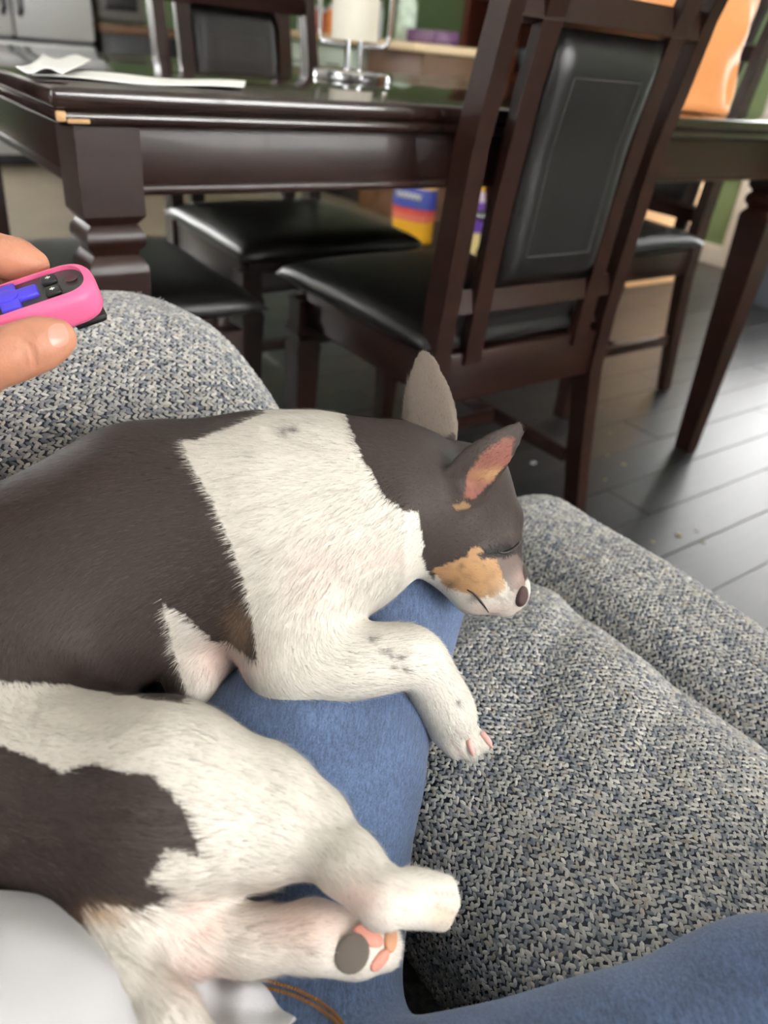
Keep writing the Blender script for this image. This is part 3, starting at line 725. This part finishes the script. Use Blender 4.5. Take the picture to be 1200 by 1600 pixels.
def seam(px_pts, name, off=0, n=46, r=.0009, dash=.62):
    px_pts = np.array(px_pts, float); t = np.linspace(0, len(px_pts)-1, n*4); X = np.interp(t, range(len(px_pts)), px_pts[:, 0]); Y = np.interp(t, range(len(px_pts)), px_pts[:, 1]) + off
    H = [hit(BVJ, x, y) for x, y in zip(X, Y)]; mb = MB(); c = 0
    for i in range(0, len(H)-3, 4):
        q = [h for h in H[i:i+4] if h[0] is not None]
        if len(q) < 3: continue
        q = q[:3]; mb.tube([h[0]+h[1]*(.0006 if 0 < k < 2 else .0001) for k, h in enumerate(q)], r, 5); c += 1
    if c: mb.build(name, THR, jeans)
    else: mb.bm.free()
SM = [(385, 1528), (420, 1533), (460, 1545), (495, 1563), (520, 1582), (535, 1600), (545, 1625)]
seam(SM, 'stitching'); seam(SM, 'stitching', 11)
# shirt
SHIRT = mat('pale_grey_cotton', (190, 188, 190), .9, noise=.05, nscale=9, bump=.25, bscale=900)
b0_, b1_ = D(250, 2050, .34), D(-215, 1930, .275)
SH0, SH1 = np.array([-.31, -.06, .70]), np.array([-.38, -.20, .90])
shl = np.array([-.50, -.06, .93]); elb = np.array([-.56, .20, .70])
V, Q = sdf_mesh([chain([b0_, b1_, SH0, SH1], [.095, .113, .125, .12], k=.03),
                 chain([SH1+np.array([-.02, .02, .02]), shl, shl*.45+elb*.55], [.09, .065, .058], k=.03)], .005)
me = np_mesh('shirt', V, Q, 3); V2, N2 = mesh_arrays(me)
V2 = V2 + N2*(.012*(vnoise(V2, 16, 21)-.5)+.006*(vnoise(V2, 40, 22)-.5))[:, None]; me.vertices.foreach_set('co', V2.ravel()); me.update()
new('shirt', me, SHIRT, person)
# shirt tail lying over the lap
n = 26; P = np.zeros((n, n, 3))
qd = [(300, 1520), (384, 1510), (478, 1618), (250, 1760)]
for i in range(n):
    for j in range(n):
        a, b = i/(n-1), j/(n-1)
        x = (qd[0][0]*(1-a)+qd[1][0]*a)*(1-b)+(qd[3][0]*(1-a)+qd[2][0]*a)*b; y = (qd[0][1]*(1-a)+qd[1][1]*a)*(1-b)+(qd[3][1]*(1-a)+qd[2][1]*a)*b
        h = hit(BVJ, x, y)
        P[i, j] = np.array(h[0]) + np.array(h[1])*(.011+.004*math.sin(9*a+4*b)+.003*math.sin(14*b-5*a)) if h[0] is not None else D(x, y, .35)
for _ in range(14):
    E_ = np.pad(P, ((1, 1), (1, 1), (0, 0)), mode='edge'); P = (E_[:-2, 1:-1]+E_[2:, 1:-1]+E_[1:-1, :-2]+E_[1:-1, 2:]+2*P)/6
st = MB().grid(P).build('shirt_tail', SHIRT, person, smooth=True); sl = st.modifiers.new('cloth', 'SOLIDIFY'); sl.thickness = .0015
# left hand and forearm, one continuous surface
SKIN = mat('skin', (188, 130, 103), .5, noise=.14, nscale=60, bump=.25, bscale=500, sub=.15)
hand = [chn([(-170, 640, .415, 62), (-60, 588, .405, 46), (20, 553, .408, 39), (62, 537, .412, 37), (90, 528, .415, 29)], .012),
        chn([(-190, 470, .455, 60), (-110, 385, .462, 40), (-30, 392, .466, 33), (25, 405, .468, 29), (56, 413, .469, 21)], .008),
        chn([(-190, 520, .475, 50), (-100, 440, .492, 34), (-25, 437, .492, 29), (2, 443, .485, 22)], .006),
        chn([(-195, 570, .48, 50), (-110, 500, .505, 30), (-50, 505, .502, 27)], .006),
        chn([(-200, 615, .48, 44), (-125, 560, .50, 27), (-75, 560, .50, 23)], .006),
        chn([(-190, 480, .455, 62), (-200, 610, .465, 60)], .02), chn([(-170, 640, .42, 60), (-220, 560, .45, 75), (-330, 640, .44, 76)], .02)]
wr = D(-330, 640, .44)
hand.append(chain([wr, wr*.5+elb*.5, elb], [.028, .036, .042], k=.02))
V, Q = sdf_mesh(hand, .0022); me = np_mesh('left_hand', V, Q, 2)
V2, N2 = mesh_arrays(me); X_, Y_p = proj(V2)
cr = np.zeros(len(V2))
for x0 in (36, 44, 51): cr += np.exp(-((X_-x0-.12*(Y_p-545))/2.2)**2)*(np.abs(Y_p-545) < 30)*((V2-CAM)@Fv < .42)
V2 = V2 - N2*(.0016*cr)[:, None]; me.vertices.foreach_set('co', V2.ravel()); me.update()
handO = new('left_hand', me, SKIN, person); BVH_ = bvh_of(me)
nail = MB(); n = 14; P = np.zeros((n, n, 3))
for i in range(n):
    for j in range(n):
        a, b = -1+2*i/(n-1), -1+2*j/(n-1); a, b = a*math.sqrt(1-b*b*.42), b*math.sqrt(1-a*a*.42)
        h = hit(BVH_, 91+a*15+b*4.5, 524+b*18-a*4)
        P[i, j] = np.array(h[0])+np.array(h[1])*(.0006-.0005*max(abs(a), abs(b))**4) if h[0] is not None else D(90, 524, .39)
nail.grid(P).build('thumbnail', mat('fingernail', (204, 146, 130), .3), handO, smooth=True)

# ------------------------------------------------------------------ remote control in a pink case
ra = D(155, 442, .458)-D(-130, 537, .432); ra /= np.linalg.norm(ra)
rn = np.array([0, 0, 1.0])-Fv*.42; rn -= ra*(rn@ra); rn /= np.linalg.norm(rn); rb = np.cross(rn, ra)
rc = D(150, 447, .455)-ra*.072
rem = empty('remote_control', 'remote control in a bright pink silicone case held above the armrest', 'remote', (0, 0, 0))
rem.matrix_world = Matrix((tuple(ra), tuple(rb), tuple(rn))).transposed().to_4x4(); rem.location = rc
RL, RW, RT = .146, .040, .021
def capsule(mb, L, W_, z0, z1, bev, n=20, hole=None):
    """stadium-ended slab with softened edges"""
    def loop(l, w_, z): 
        out = []
        for k in range(2*n):
            t = PI*k/(n-1) if k < n else PI+PI*(k-n)/(n-1)
            sx = 1 if k < n else -1; r = w_/2
            ang = -PI/2+PI*(k % n)/(n-1) if k < n else PI/2+PI*(k % n)/(n-1)
            c, s_ = math.cos(ang), math.sin(ang); p = .75
            out.append((sx*(l/2-r)+np.sign(c)*abs(c)**p*r, np.sign(s_)*abs(s_)**p*r, z))
        out.append(out[0]); return np.array(out)
    rows = [loop(L-2*bev, W_-2*bev, z0)*np.array([.001, .001, 1]), loop(L-2*bev, W_-2*bev, z0)]
    for t in np.linspace(0, PI/2, 5): rows.append(loop(L-2*bev*(1-math.sin(t)), W_-2*bev*(1-math.sin(t)), z0+bev*(1-math.cos(t))))
    for t in np.linspace(0, PI/2, 5): rows.append(loop(L-2*bev*(1-math.cos(t)), W_-2*bev*(1-math.cos(t)), z1-bev+bev*math.sin(t)))
    if hole: rows += [loop(L-hole, W_-hole, z1), loop(L-hole, W_-hole, z1-.004), loop(L-hole, W_-hole, z1-.004)*np.array([.001, .001, 1])]
    else: rows += [loop(L-2*bev, W_-2*bev, z1)*np.array([.001, .001, 1])]
    mb.grid(np.stack(rows)); bmesh.ops.remove_doubles(mb.bm, verts=mb.bm.verts, dist=2e-5); return mb
PINK = mat('pink_silicone', (226, 100, 144), .42, spec=.4)
cs = capsule(MB(), RL, RW, -RT/2, RT/2, .0055, hole=.0105).build('silicone_case', PINK, rem, smooth=False, sharp=50)
for x, l in ((.005, .030), (-.022, .012)): MB().box((x, -RW/2+.0002, -.001), (l, .0016, .007), .0007).build('side_button', PINK, cs)
MB().box((.061, -.0005, -RT/2-.0025), (.020, .028, .006), .0028).build('battery_end', BLACK, rem)
capsule(MB(), RL-.0105, RW-.0105, RT/2-.0065, RT/2-.0024, .0006).build('face_plate', mat('dark_grey_plastic', (58, 56, 56), .3), rem, sharp=40)
PUR = mat('purple_rubber', (70, 58, 200), .4); zt = RT/2-.0012
dp = MB().box((0, 0, zt), (.034, .0105, .0042), .0016).box((0, 0, zt), (.0115, .026, .0042), .0016); dpo = dp.build('direction_pad', PUR, rem); dpo.location = (.024, 0, 0)
MB().lathe((.024, 0, zt+.0016), [(.0062, 0), (.0062, .0010), (.0050, .0016)], 20).build('ok_button', PUR, rem)
for x, y in ((.0485, -.0062), (.0485, .0064)): 
    bt = MB().box((x, y, zt), (.0095, .0085, .0034), .0016).build('rubber_button', BLACK, rem)
    MB().box((x, y, zt+.0018), (.0028, .0006, .0004)).box((x, y, zt+.0018), (.0006, .0026, .0004)).build('button_icon', WHITE, bt)
for x in (-.004, -.016, -.028, -.040):
    for y in (-.008, 0, .008): MB().box((x, y, zt), (.007, .006, .0034), .0014).build('rubber_button', BLACK, rem)
MB().lathe((.0605, .001, zt-.001), [(.0034, 0), (.0036, .0012), (.0022, .0004)], 18).build('power_button', mat('dark_red_button', (60, 26, 30), .3), rem)

# ------------------------------------------------------------------ the dog: one continuous body, coat colours, fur
dog = empty('dog', 'small white, grey-brown and tan dog asleep across the lap', 'dog', (0, 0, 0))
T_, L_ = .022, .008
parts = [
    chn([(40, 1245, .395, 172), (-30, 1100, .435, 192), (50, 953, .475, 195), (240, 850, .50, 188), (420, 830, .505, 184), (500, 822, .51, 158)], T_),       # trunk, rump to chest
    chn([(520, 793, .50, 143), (610, 777, .515, 117), (680, 785, .525, 98)], T_),                        # neck
    chn([(733, 772, .532, 74), (762, 812, .532, 56)], .014), chn([(797, 846, .520, 17)], .008),                                               # skull
    chn([(705, 838, .522, 66), (735, 870, .525, 56)], .014),                                              # cheek
    chn([(752, 872, .528, 54), (784, 908, .53, 40), (800, 926, .53, 27)], .012),                          # muzzle
    chn([(690, 880, .528, 34), (740, 925, .53, 32), (785, 945, .53, 17)], .010),                          # lower jaw
    chn([(674, 690, .552, 40), (669, 640, .560, 38), (665, 595, .564, 23), (663, 554, .566, 6)], .006, (Fv*.9+Rv*.35, .20), 5),   # far ear
    chn([(706, 775, .496, 30), (716, 762, .488, 32)], .008), chn([(722, 762, .486, 32), (748, 730, .478, 34), (782, 698, .474, 20), (812, 667, .474, 5)], .007, (Fv*.85-Rv*.25+Uv*.40, .25), 5),   # near ear
    chn([(470, 890, .475, 118), (455, 1000, .462, 88), (448, 1030, .458, 62)], .016),                    # shoulder and upper arm
    chn([(452, 1030, .458, 58), (437, 1056, .455, 28)], .010), chn([(446, 1036, .456, 52), (540, 1034, .455, 54), (610, 1027, .462, 46), (650, 1028, .472, 40), (682, 1078, .488, 37), (706, 1122, .500, 39)], .010, None, 3),   # forearm and wrist
    chn([(716, 1140, .502, 27), (750, 1161, .504, 17)], .003), chn([(706, 1145, .499, 27), (732, 1174, .500, 17)], .003), chn([(694, 1142, .498, 25), (708, 1172, .498, 14)], .003),
    chn([(60, 1245, .39, 172), (250, 1255, .372, 160), (400, 1272, .378, 108), (475, 1293, .374, 74)], .014),   # thigh
    chn([(488, 1300, .372, 60), (545, 1350, .354, 48), (596, 1400, .340, 44)], .006),                      # shin
    chn([(600, 1408, .340, 42), (645, 1402, .354, 38), (670, 1408, .362, 40)], .006),                      # hind foot
    chn([(680, 1390, .364, 28), (697, 1384, .366, 18)], .004), chn([(680, 1408, .363, 28), (703, 1410, .366, 18)], .004), chn([(682, 1425, .364, 30), (690, 1438, .365, 18)], .004),
    chn([(220, 1395, .362, 100), (290, 1450, .360, 66), (390, 1470, .357, 47), (490, 1462, .357, 48), (548, 1478, .357, 48)], .005),   # lower hind leg
    chn([(570, 1464, .359, 38), (606, 1470, .362, 24)], .004), chn([(572, 1490, .357, 34), (604, 1494, .360, 23)], .004),
    chn([(320, 1000, .49, 70), (300, 1060, .465, 44)], .012),
    chn([(200, 1405, .35, 92), (262, 1455, .357, 52)], .012),
    chn([(125, 1440, .342, 50), (190, 1512, .325, 48), (262, 1585, .312, 42), (340, 1670, .305, 34)], .010),  # tail
]
ear_cup = [chn([(738, 752, .4770, 15), (760, 728, .4705, 22), (788, 698, .4675, 12)], .004, (Fv*.85-Rv*.25+Uv*.40, .34))]
def carve(G, lo, vox):
    for p in ear_cup:
        for i in range(len(p['p'])-1):
            a, b = p['p'][i], p['p'][i+1]; m = p['r'].max()+.012
            l = np.maximum(((np.minimum(a, b)-m-lo)/vox).astype(int), 0); h = np.minimum(((np.maximum(a, b)+m-lo)/vox).astype(int)+2, G.shape)
            ax = [lo[d]+vox*np.arange(l[d], h[d]) for d in range(3)]; P = np.stack(np.meshgrid(*ax, indexing='ij'), -1)
            d = seg_dist(P, a, b, p['r'][i], p['r'][i+1], p['flat']); g = G[l[0]:h[0], l[1]:h[1], l[2]:h[2]]
            G[l[0]:h[0], l[1]:h[1], l[2]:h[2]] = np.maximum(g, -d)
    return G
V, Q = sdf_mesh(parts, .0021, cut=carve)
dme = np_mesh('body', V, Q, 3); DVs, DNs = mesh_arrays(dme)
# coat: patches recorded as outlines, with tan points and spots
def inside(x, y, poly):
    poly = np.array(poly, float); r = np.zeros(np.shape(x), bool); j = len(poly)-1
    for i in range(len(poly)):
        xi, yi = poly[i]; xj, yj = poly[j]
        c = ((yi > y) != (yj > y)) & (x < (xj-xi)*(y-yi)/(yj-yi+1e-9)+xi); r ^= c; j = i
    return r
SADDLE = [(-400, 560), (0, 700), (200, 620), (330, 600), (420, 640), (402, 652), (350, 672), (282, 692), (300, 728), (325, 770), (348, 820), (366, 860), (380, 905), (390, 950), (398, 995), (402, 1032), (385, 1026), (362, 1006), (330, 998), (300, 972), (252, 938), (262, 985), (276, 1035), (292, 1078), (286, 1098), (235, 1092), (160, 1082), (100, 1068), (0, 1066), (-400, 1050)]
RUMP = [(-400, 1060), (0, 1166), (40, 1180), (95, 1206), (150, 1194), (190, 1208), (235, 1212), (268, 1242), (296, 1288), (314, 1345), (288, 1332), (262, 1324), (242, 1358), (232, 1384), (262, 1400), (222, 1424), (160, 1412), (128, 1420), (130, 1450), (108, 1468), (-400, 1560)]
HEAD = [(536, 640), (640, 520), (720, 500), (860, 620), (860, 905), (815, 905), (795, 880), (700, 880), (674, 905), (663, 878), (659, 830), (656, 802), (626, 796), (602, 776), (584, 744), (560, 700)]
TANC = [(676, 886), (700, 878), (735, 872), (776, 872), (788, 890), (786, 925), (772, 936), (740, 928), (708, 924), (690, 912)]
MUZ = [(776, 868), (812, 866), (822, 915), (800, 925), (786, 905)]
def coat(P, jit=0, seed=0):
    r = np.random.default_rng(seed); x, y = proj(P)
    dep = (P-CAM)@Fv
    x = x+jit*r.normal(0, 1, len(P))+7*(vnoise(P, 130, 31)-.5); y = y+jit*r.normal(0, 1, len(P))+7*(vnoise(P, 130, 32)-.5)
    W0 = np.array(lin(212, 206, 196)[:3]); G0 = np.array(lin(63, 54, 51)[:3]); TN = np.array(lin(184, 144, 104)[:3]); PK = np.array(lin(226, 190, 178)[:3]); BR = np.array(lin(128, 104, 84)[:3]); EP = np.array(lin(142, 90, 79)[:3])
    col = np.tile(W0, (len(P), 1))
    def put(m, c, a=1.0):
        a = np.broadcast_to(a, m.shape)[..., None]*m[..., None]; col[:] = col*(1-a)+c*a
    g = lambda cx, cy, sx, sy: np.exp(-((x-cx)/sx)**2-((y-cy)/sy)**2)
    al = np.ones(len(P), bool)
    put(al, PK, .3*g(500, 900, 45, 60)); put(al, PK, .7*g(350, 1030, 45, 35)); put(al, PK, .45*g(590, 870, 40, 16)); put(al, PK, .75*g(300, 1440, 35, 30)); put(al, PK, .6*g(470, 1440, 90, 50)); put(al, PK, .5*g(560, 1400, 40, 30)); put(al, PK, .6*g(300, 1520, 50, 40))
    put(inside(x, y, SADDLE), G0); put(inside(x, y, RUMP), G0); put(inside(x, y, HEAD), G0)
    put(inside(x, y, SADDLE), BR, .75*g(374, 985, 20, 34))
    tc = inside(x, y, TANC); put(tc, TN); put(inside(x, y, [(729, 870), (735, 859), (748, 854), (759, 857), (752, 866), (740, 873)]), TN, .85); put(inside(x, y, MUZ), np.array(lin(112, 98, 92)[:3]))
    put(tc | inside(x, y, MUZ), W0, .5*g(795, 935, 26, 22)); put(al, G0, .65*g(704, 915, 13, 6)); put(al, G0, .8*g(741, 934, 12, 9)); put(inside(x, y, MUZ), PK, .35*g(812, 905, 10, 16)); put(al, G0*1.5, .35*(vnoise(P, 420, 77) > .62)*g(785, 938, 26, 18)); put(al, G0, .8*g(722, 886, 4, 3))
    put(al, TN, .7*g(155, 1425, 34, 14)); put(tc, G0, .5*np.clip(vnoise(P, 260, 79)-.45, 0, 1)); put(al, np.array(lin(30, 25, 24)[:3]), .9*(g(783, 861, 26, 11) > .42)); put(inside(x, y, HEAD), G0*2.2, .45*g(795, 836, 18, 6)); put((y > 915) & (x > 650), np.array(lin(178, 158, 148)[:3]), .75*g(765, 955, 55, 14))  # lighter HEAD put over the eye is a painted brow highlight
    ear = inside(x, y, [(700, 800), (715, 742), (752, 700), (790, 682), (812, 672), (800, 715), (765, 760), (735, 790)]) & (dep < .487)
    inn = inside(x, y, [(722, 778), (729, 742), (755, 708), (788, 684), (804, 688), (796, 720), (768, 752), (742, 776)]) & (dep < .487)
    put(inn, EP, .85); put(inn, TN, .8*g(768, 742, 30, 12)); put(al, TN, .6*(vnoise(P, 300, 78) > .4)*(g(722, 790, 16, 10) > .5)*(dep < .50))
    far = (dep > .545) & (y < 690); put(far, np.array(lin(128, 116, 106)[:3]), .75)
    for cx, cy in ((580, 998), (597, 1019), (612, 1024), (628, 1026), (616, 1043), (633, 1044), (718, 1098), (460, 672), (445, 676)): put(al & (dep < .60), G0*1.2, .95*g(cx, cy, 5.5, 5))
    put(al, np.array(lin(208, 176, 140)[:3]), .5*g(690, 1430, 26, 22)); put(al, PK, .6*g(640, 1395, 20, 10))
    put(al, np.array(lin(128, 108, 102)[:3]), .75*g(813, 924, 13, 17))
    for x0, y0, x1, y1 in ((716, 1140, 743, 1172), (704, 1150, 721, 1180), (676, 1397, 708, 1398), (678, 1418, 706, 1427)):      # toe grooves: shade painted into the coat, tinted like the skin between toes
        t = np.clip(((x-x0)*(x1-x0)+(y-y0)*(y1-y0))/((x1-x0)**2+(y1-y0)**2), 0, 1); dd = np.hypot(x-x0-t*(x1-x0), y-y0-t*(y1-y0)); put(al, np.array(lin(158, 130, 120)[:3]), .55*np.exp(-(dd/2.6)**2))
    return np.clip(col, 0, 1)
def set_color(me, name, col):
    a = me.color_attributes.new(name, 'FLOAT_COLOR', 'POINT'); c = np.ones((len(col), 4)); c[:, :3] = col; a.data.foreach_set('color', c.ravel())
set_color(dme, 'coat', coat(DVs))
COAT = mat('dog_coat', (200, 200, 200), .55, spec=.22, attr='coat')
dogb = new('body', dme, COAT, dog); BVD = bvh_of(dme)
# fur: short hairs lying along the body from nose to tail and down the limbs
SEG = [];
for k, p in enumerate(parts):
    sign = -1 if k in (0, 1) else 1                       # trunk and neck are listed rump first or towards the head
    for i in range(len(p['p'])-1):
        t = p['p'][i+1]-p['p'][i]; L = np.linalg.norm(t)
        if k in (2, 3, 4, 5): t = -t
        SEG.append((p['p'][i], p['p'][i+1], p['r'][i], p['r'][i+1], p['flat'], sign*t/(L+1e-9)))
tri = np.concatenate([Q[:, [0, 1, 2]], Q[:, [0, 2, 3]]]); a_, b_, c_ = DVs[tri[:, 0]], DVs[tri[:, 1]], DVs[tri[:, 2]]
ar = np.linalg.norm(np.cross(b_-a_, c_-a_), axis=1); NH = 300000
ti = rng.choice(len(tri), NH, p=ar/ar.sum()); s1 = np.sqrt(rng.random(NH))[:, None]; s2 = rng.random(NH)[:, None]
HP = a_[ti]*(1-s1)+b_[ti]*s1*(1-s2)+c_[ti]*s1*s2
HN = DNs[tri[ti, 0]]*(1-s1)+DNs[tri[ti, 1]]*s1*(1-s2)+DNs[tri[ti, 2]]*s1*s2; HN /= np.linalg.norm(HN, axis=1)[:, None]+1e-9
HT_ = np.zeros_like(HP)
for a, b, ra_, rb2, fl, t in SEG: HT_ += np.exp(-np.clip(seg_dist(HP, a, b, ra_, rb2, fl), 0, None)/.006)[:, None]*t
HT_ += np.array([0, 0, -.25]) + .5*np.stack([vnoise(HP, 26, 41+i)-.5 for i in range(3)], 1)
HT_ -= HN*np.sum(HT_*HN, 1)[:, None]; HT_ /= np.linalg.norm(HT_, axis=1)[:, None]+1e-9
HT_ += rng.normal(0, .10, HT_.shape); hx, hy = proj(HP)
ln = .0062*rng.uniform(.6, 1.25, NH); ln = np.where(hx > 640, ln*np.where(hy < 980, .48, .75), ln); ln = np.where((hy > 1380) & (hx < 420), ln*1.5, ln); ln = np.where((hx > 480) & (hy > 1380), ln*.6, ln)
wd_ = (.00016*rng.uniform(.7, 1.4, NH))[:, None]; sd_ = np.cross(HN, HT_); lift = rng.uniform(.10, .26, NH)[:, None]
tip = HP+(HT_+HN*lift)*ln[:, None]; root = HP-HN*.0003
HV = np.stack([root+sd_*wd_, root-sd_*wd_, tip], 1).reshape(-1, 3)
hm = bpy.data.meshes.new('fur'); hm.vertices.add(NH*3); hm.vertices.foreach_set('co', HV.ravel()); hm.loops.add(NH*3); hm.loops.foreach_set('vertex_index', np.arange(NH*3)); hm.polygons.add(NH); hm.polygons.foreach_set('loop_start', np.arange(NH)*3); hm.polygons.foreach_set('use_smooth', [True]*NH); hm.update()
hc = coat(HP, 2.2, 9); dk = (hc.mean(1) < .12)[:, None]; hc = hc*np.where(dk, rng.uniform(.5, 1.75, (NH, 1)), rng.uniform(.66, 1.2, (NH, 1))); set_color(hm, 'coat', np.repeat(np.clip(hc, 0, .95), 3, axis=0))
hn = HN-HT_*.15+rng.normal(0, .22, HN.shape); hn /= np.linalg.norm(hn, axis=1)[:, None]; hm.normals_split_custom_set_from_vertices(np.repeat(hn, 3, axis=0).tolist())
fur = bpy.data.objects.new('fur', hm); C.objects.link(fur); hm.materials.append(COAT); fur.parent = dog; fur['kind'] = 'stuff'
# small features
def on_dog(px, py, lift=0):
    h = hit(BVD, px, py); return (h[0]+h[1]*lift, h[1]) if h[0] is not None else (Vector(D(px, py, .52)), Vector(-Fv))
def blob(name, px, py, sx, sy, sz, m, rot=0, lift=0, label=None):
    p, nn = on_dog(px, py, lift); bm = bmesh.new(); bmesh.ops.create_uvsphere(bm, u_segments=18, v_segments=12, radius=1); me = bpy.data.meshes.new(name); bm.to_mesh(me); bm.free()
    o = new(name, me, m, dog); x = Vector(Rv)*math.cos(rot)-Vector(Uv)*math.sin(rot); x = (x-nn*x.dot(nn)).normalized(); y = nn.cross(x)
    o.matrix_world = Matrix.Translation(p) @ Matrix((x, y, nn)).transposed().to_4x4() @ Matrix.Diagonal((sx, sy, sz, 1))
    if label: o['label'] = label
    return o
NOSE = mat('nose_leather', (84, 62, 60), .35, bump=.4, bscale=900); PADM = mat('grey_paw_pad', (104, 94, 86), .7, noise=.2, nscale=200, bump=.4, bscale=700); PADP = mat('pink_paw_pad', (206, 140, 122), .6, noise=.1, nscale=120)
CLAW = mat('pale_claw', (228, 176, 166), .35); LID = mat('dark_eyelid', (34, 28, 27), .4)
blob('nose', 815, 932, .0045, .0078, .0045, NOSE, .2, label='dark pinkish nose')
def line_on(name, pts, r, m):
    MB().tube([on_dog(x, y, .0004)[0] for x, y in pts], [r*(.35+.65*math.sin(PI*(i+.5)/len(pts))) for i in range(len(pts))], 7).build(name, m, dog, smooth=True)
line_on('eyelid', [(778, 862), (786, 864), (794, 862), (802, 857), (808, 851), (812, 846)], .0011, LID)
line_on('mouth', [(730, 921), (738, 925), (745, 931), (751, 939), (757, 947), (763, 956)], .0008, mat('dark_lip', (66, 52, 48), .5))
for px, py, dx, dy in ((733, 1163, 5, 15), (757, 1152, 10, 14)):
    p, nn = on_dog(px, py); q = Vector(Rv)*dx*.0005-Vector(Uv)*dy*.0005
    MB().tube([p-q*.4, p+q*.5+nn*.001, p+q*1.05], [.0024, .0019, .0004], 8).build('claw', CLAW, dog, smooth=True)
blob('paw_pad', 550, 1490, .0080, .0088, .0022, PADM, .5, label='large grey heel pad')
blob('paw_pad', 576, 1462, .0080, .0042, .002, PADP, .45, label='pink toe pad'); blob('paw_pad', 610, 1466, .0042, .0062, .002, mat('tan_paw_pad', (196, 142, 106), .6), .1, label='tan toe pad'); blob('paw_pad', 594, 1500, .0062, .0038, .002, PADP, -.3, label='pink toe pad')
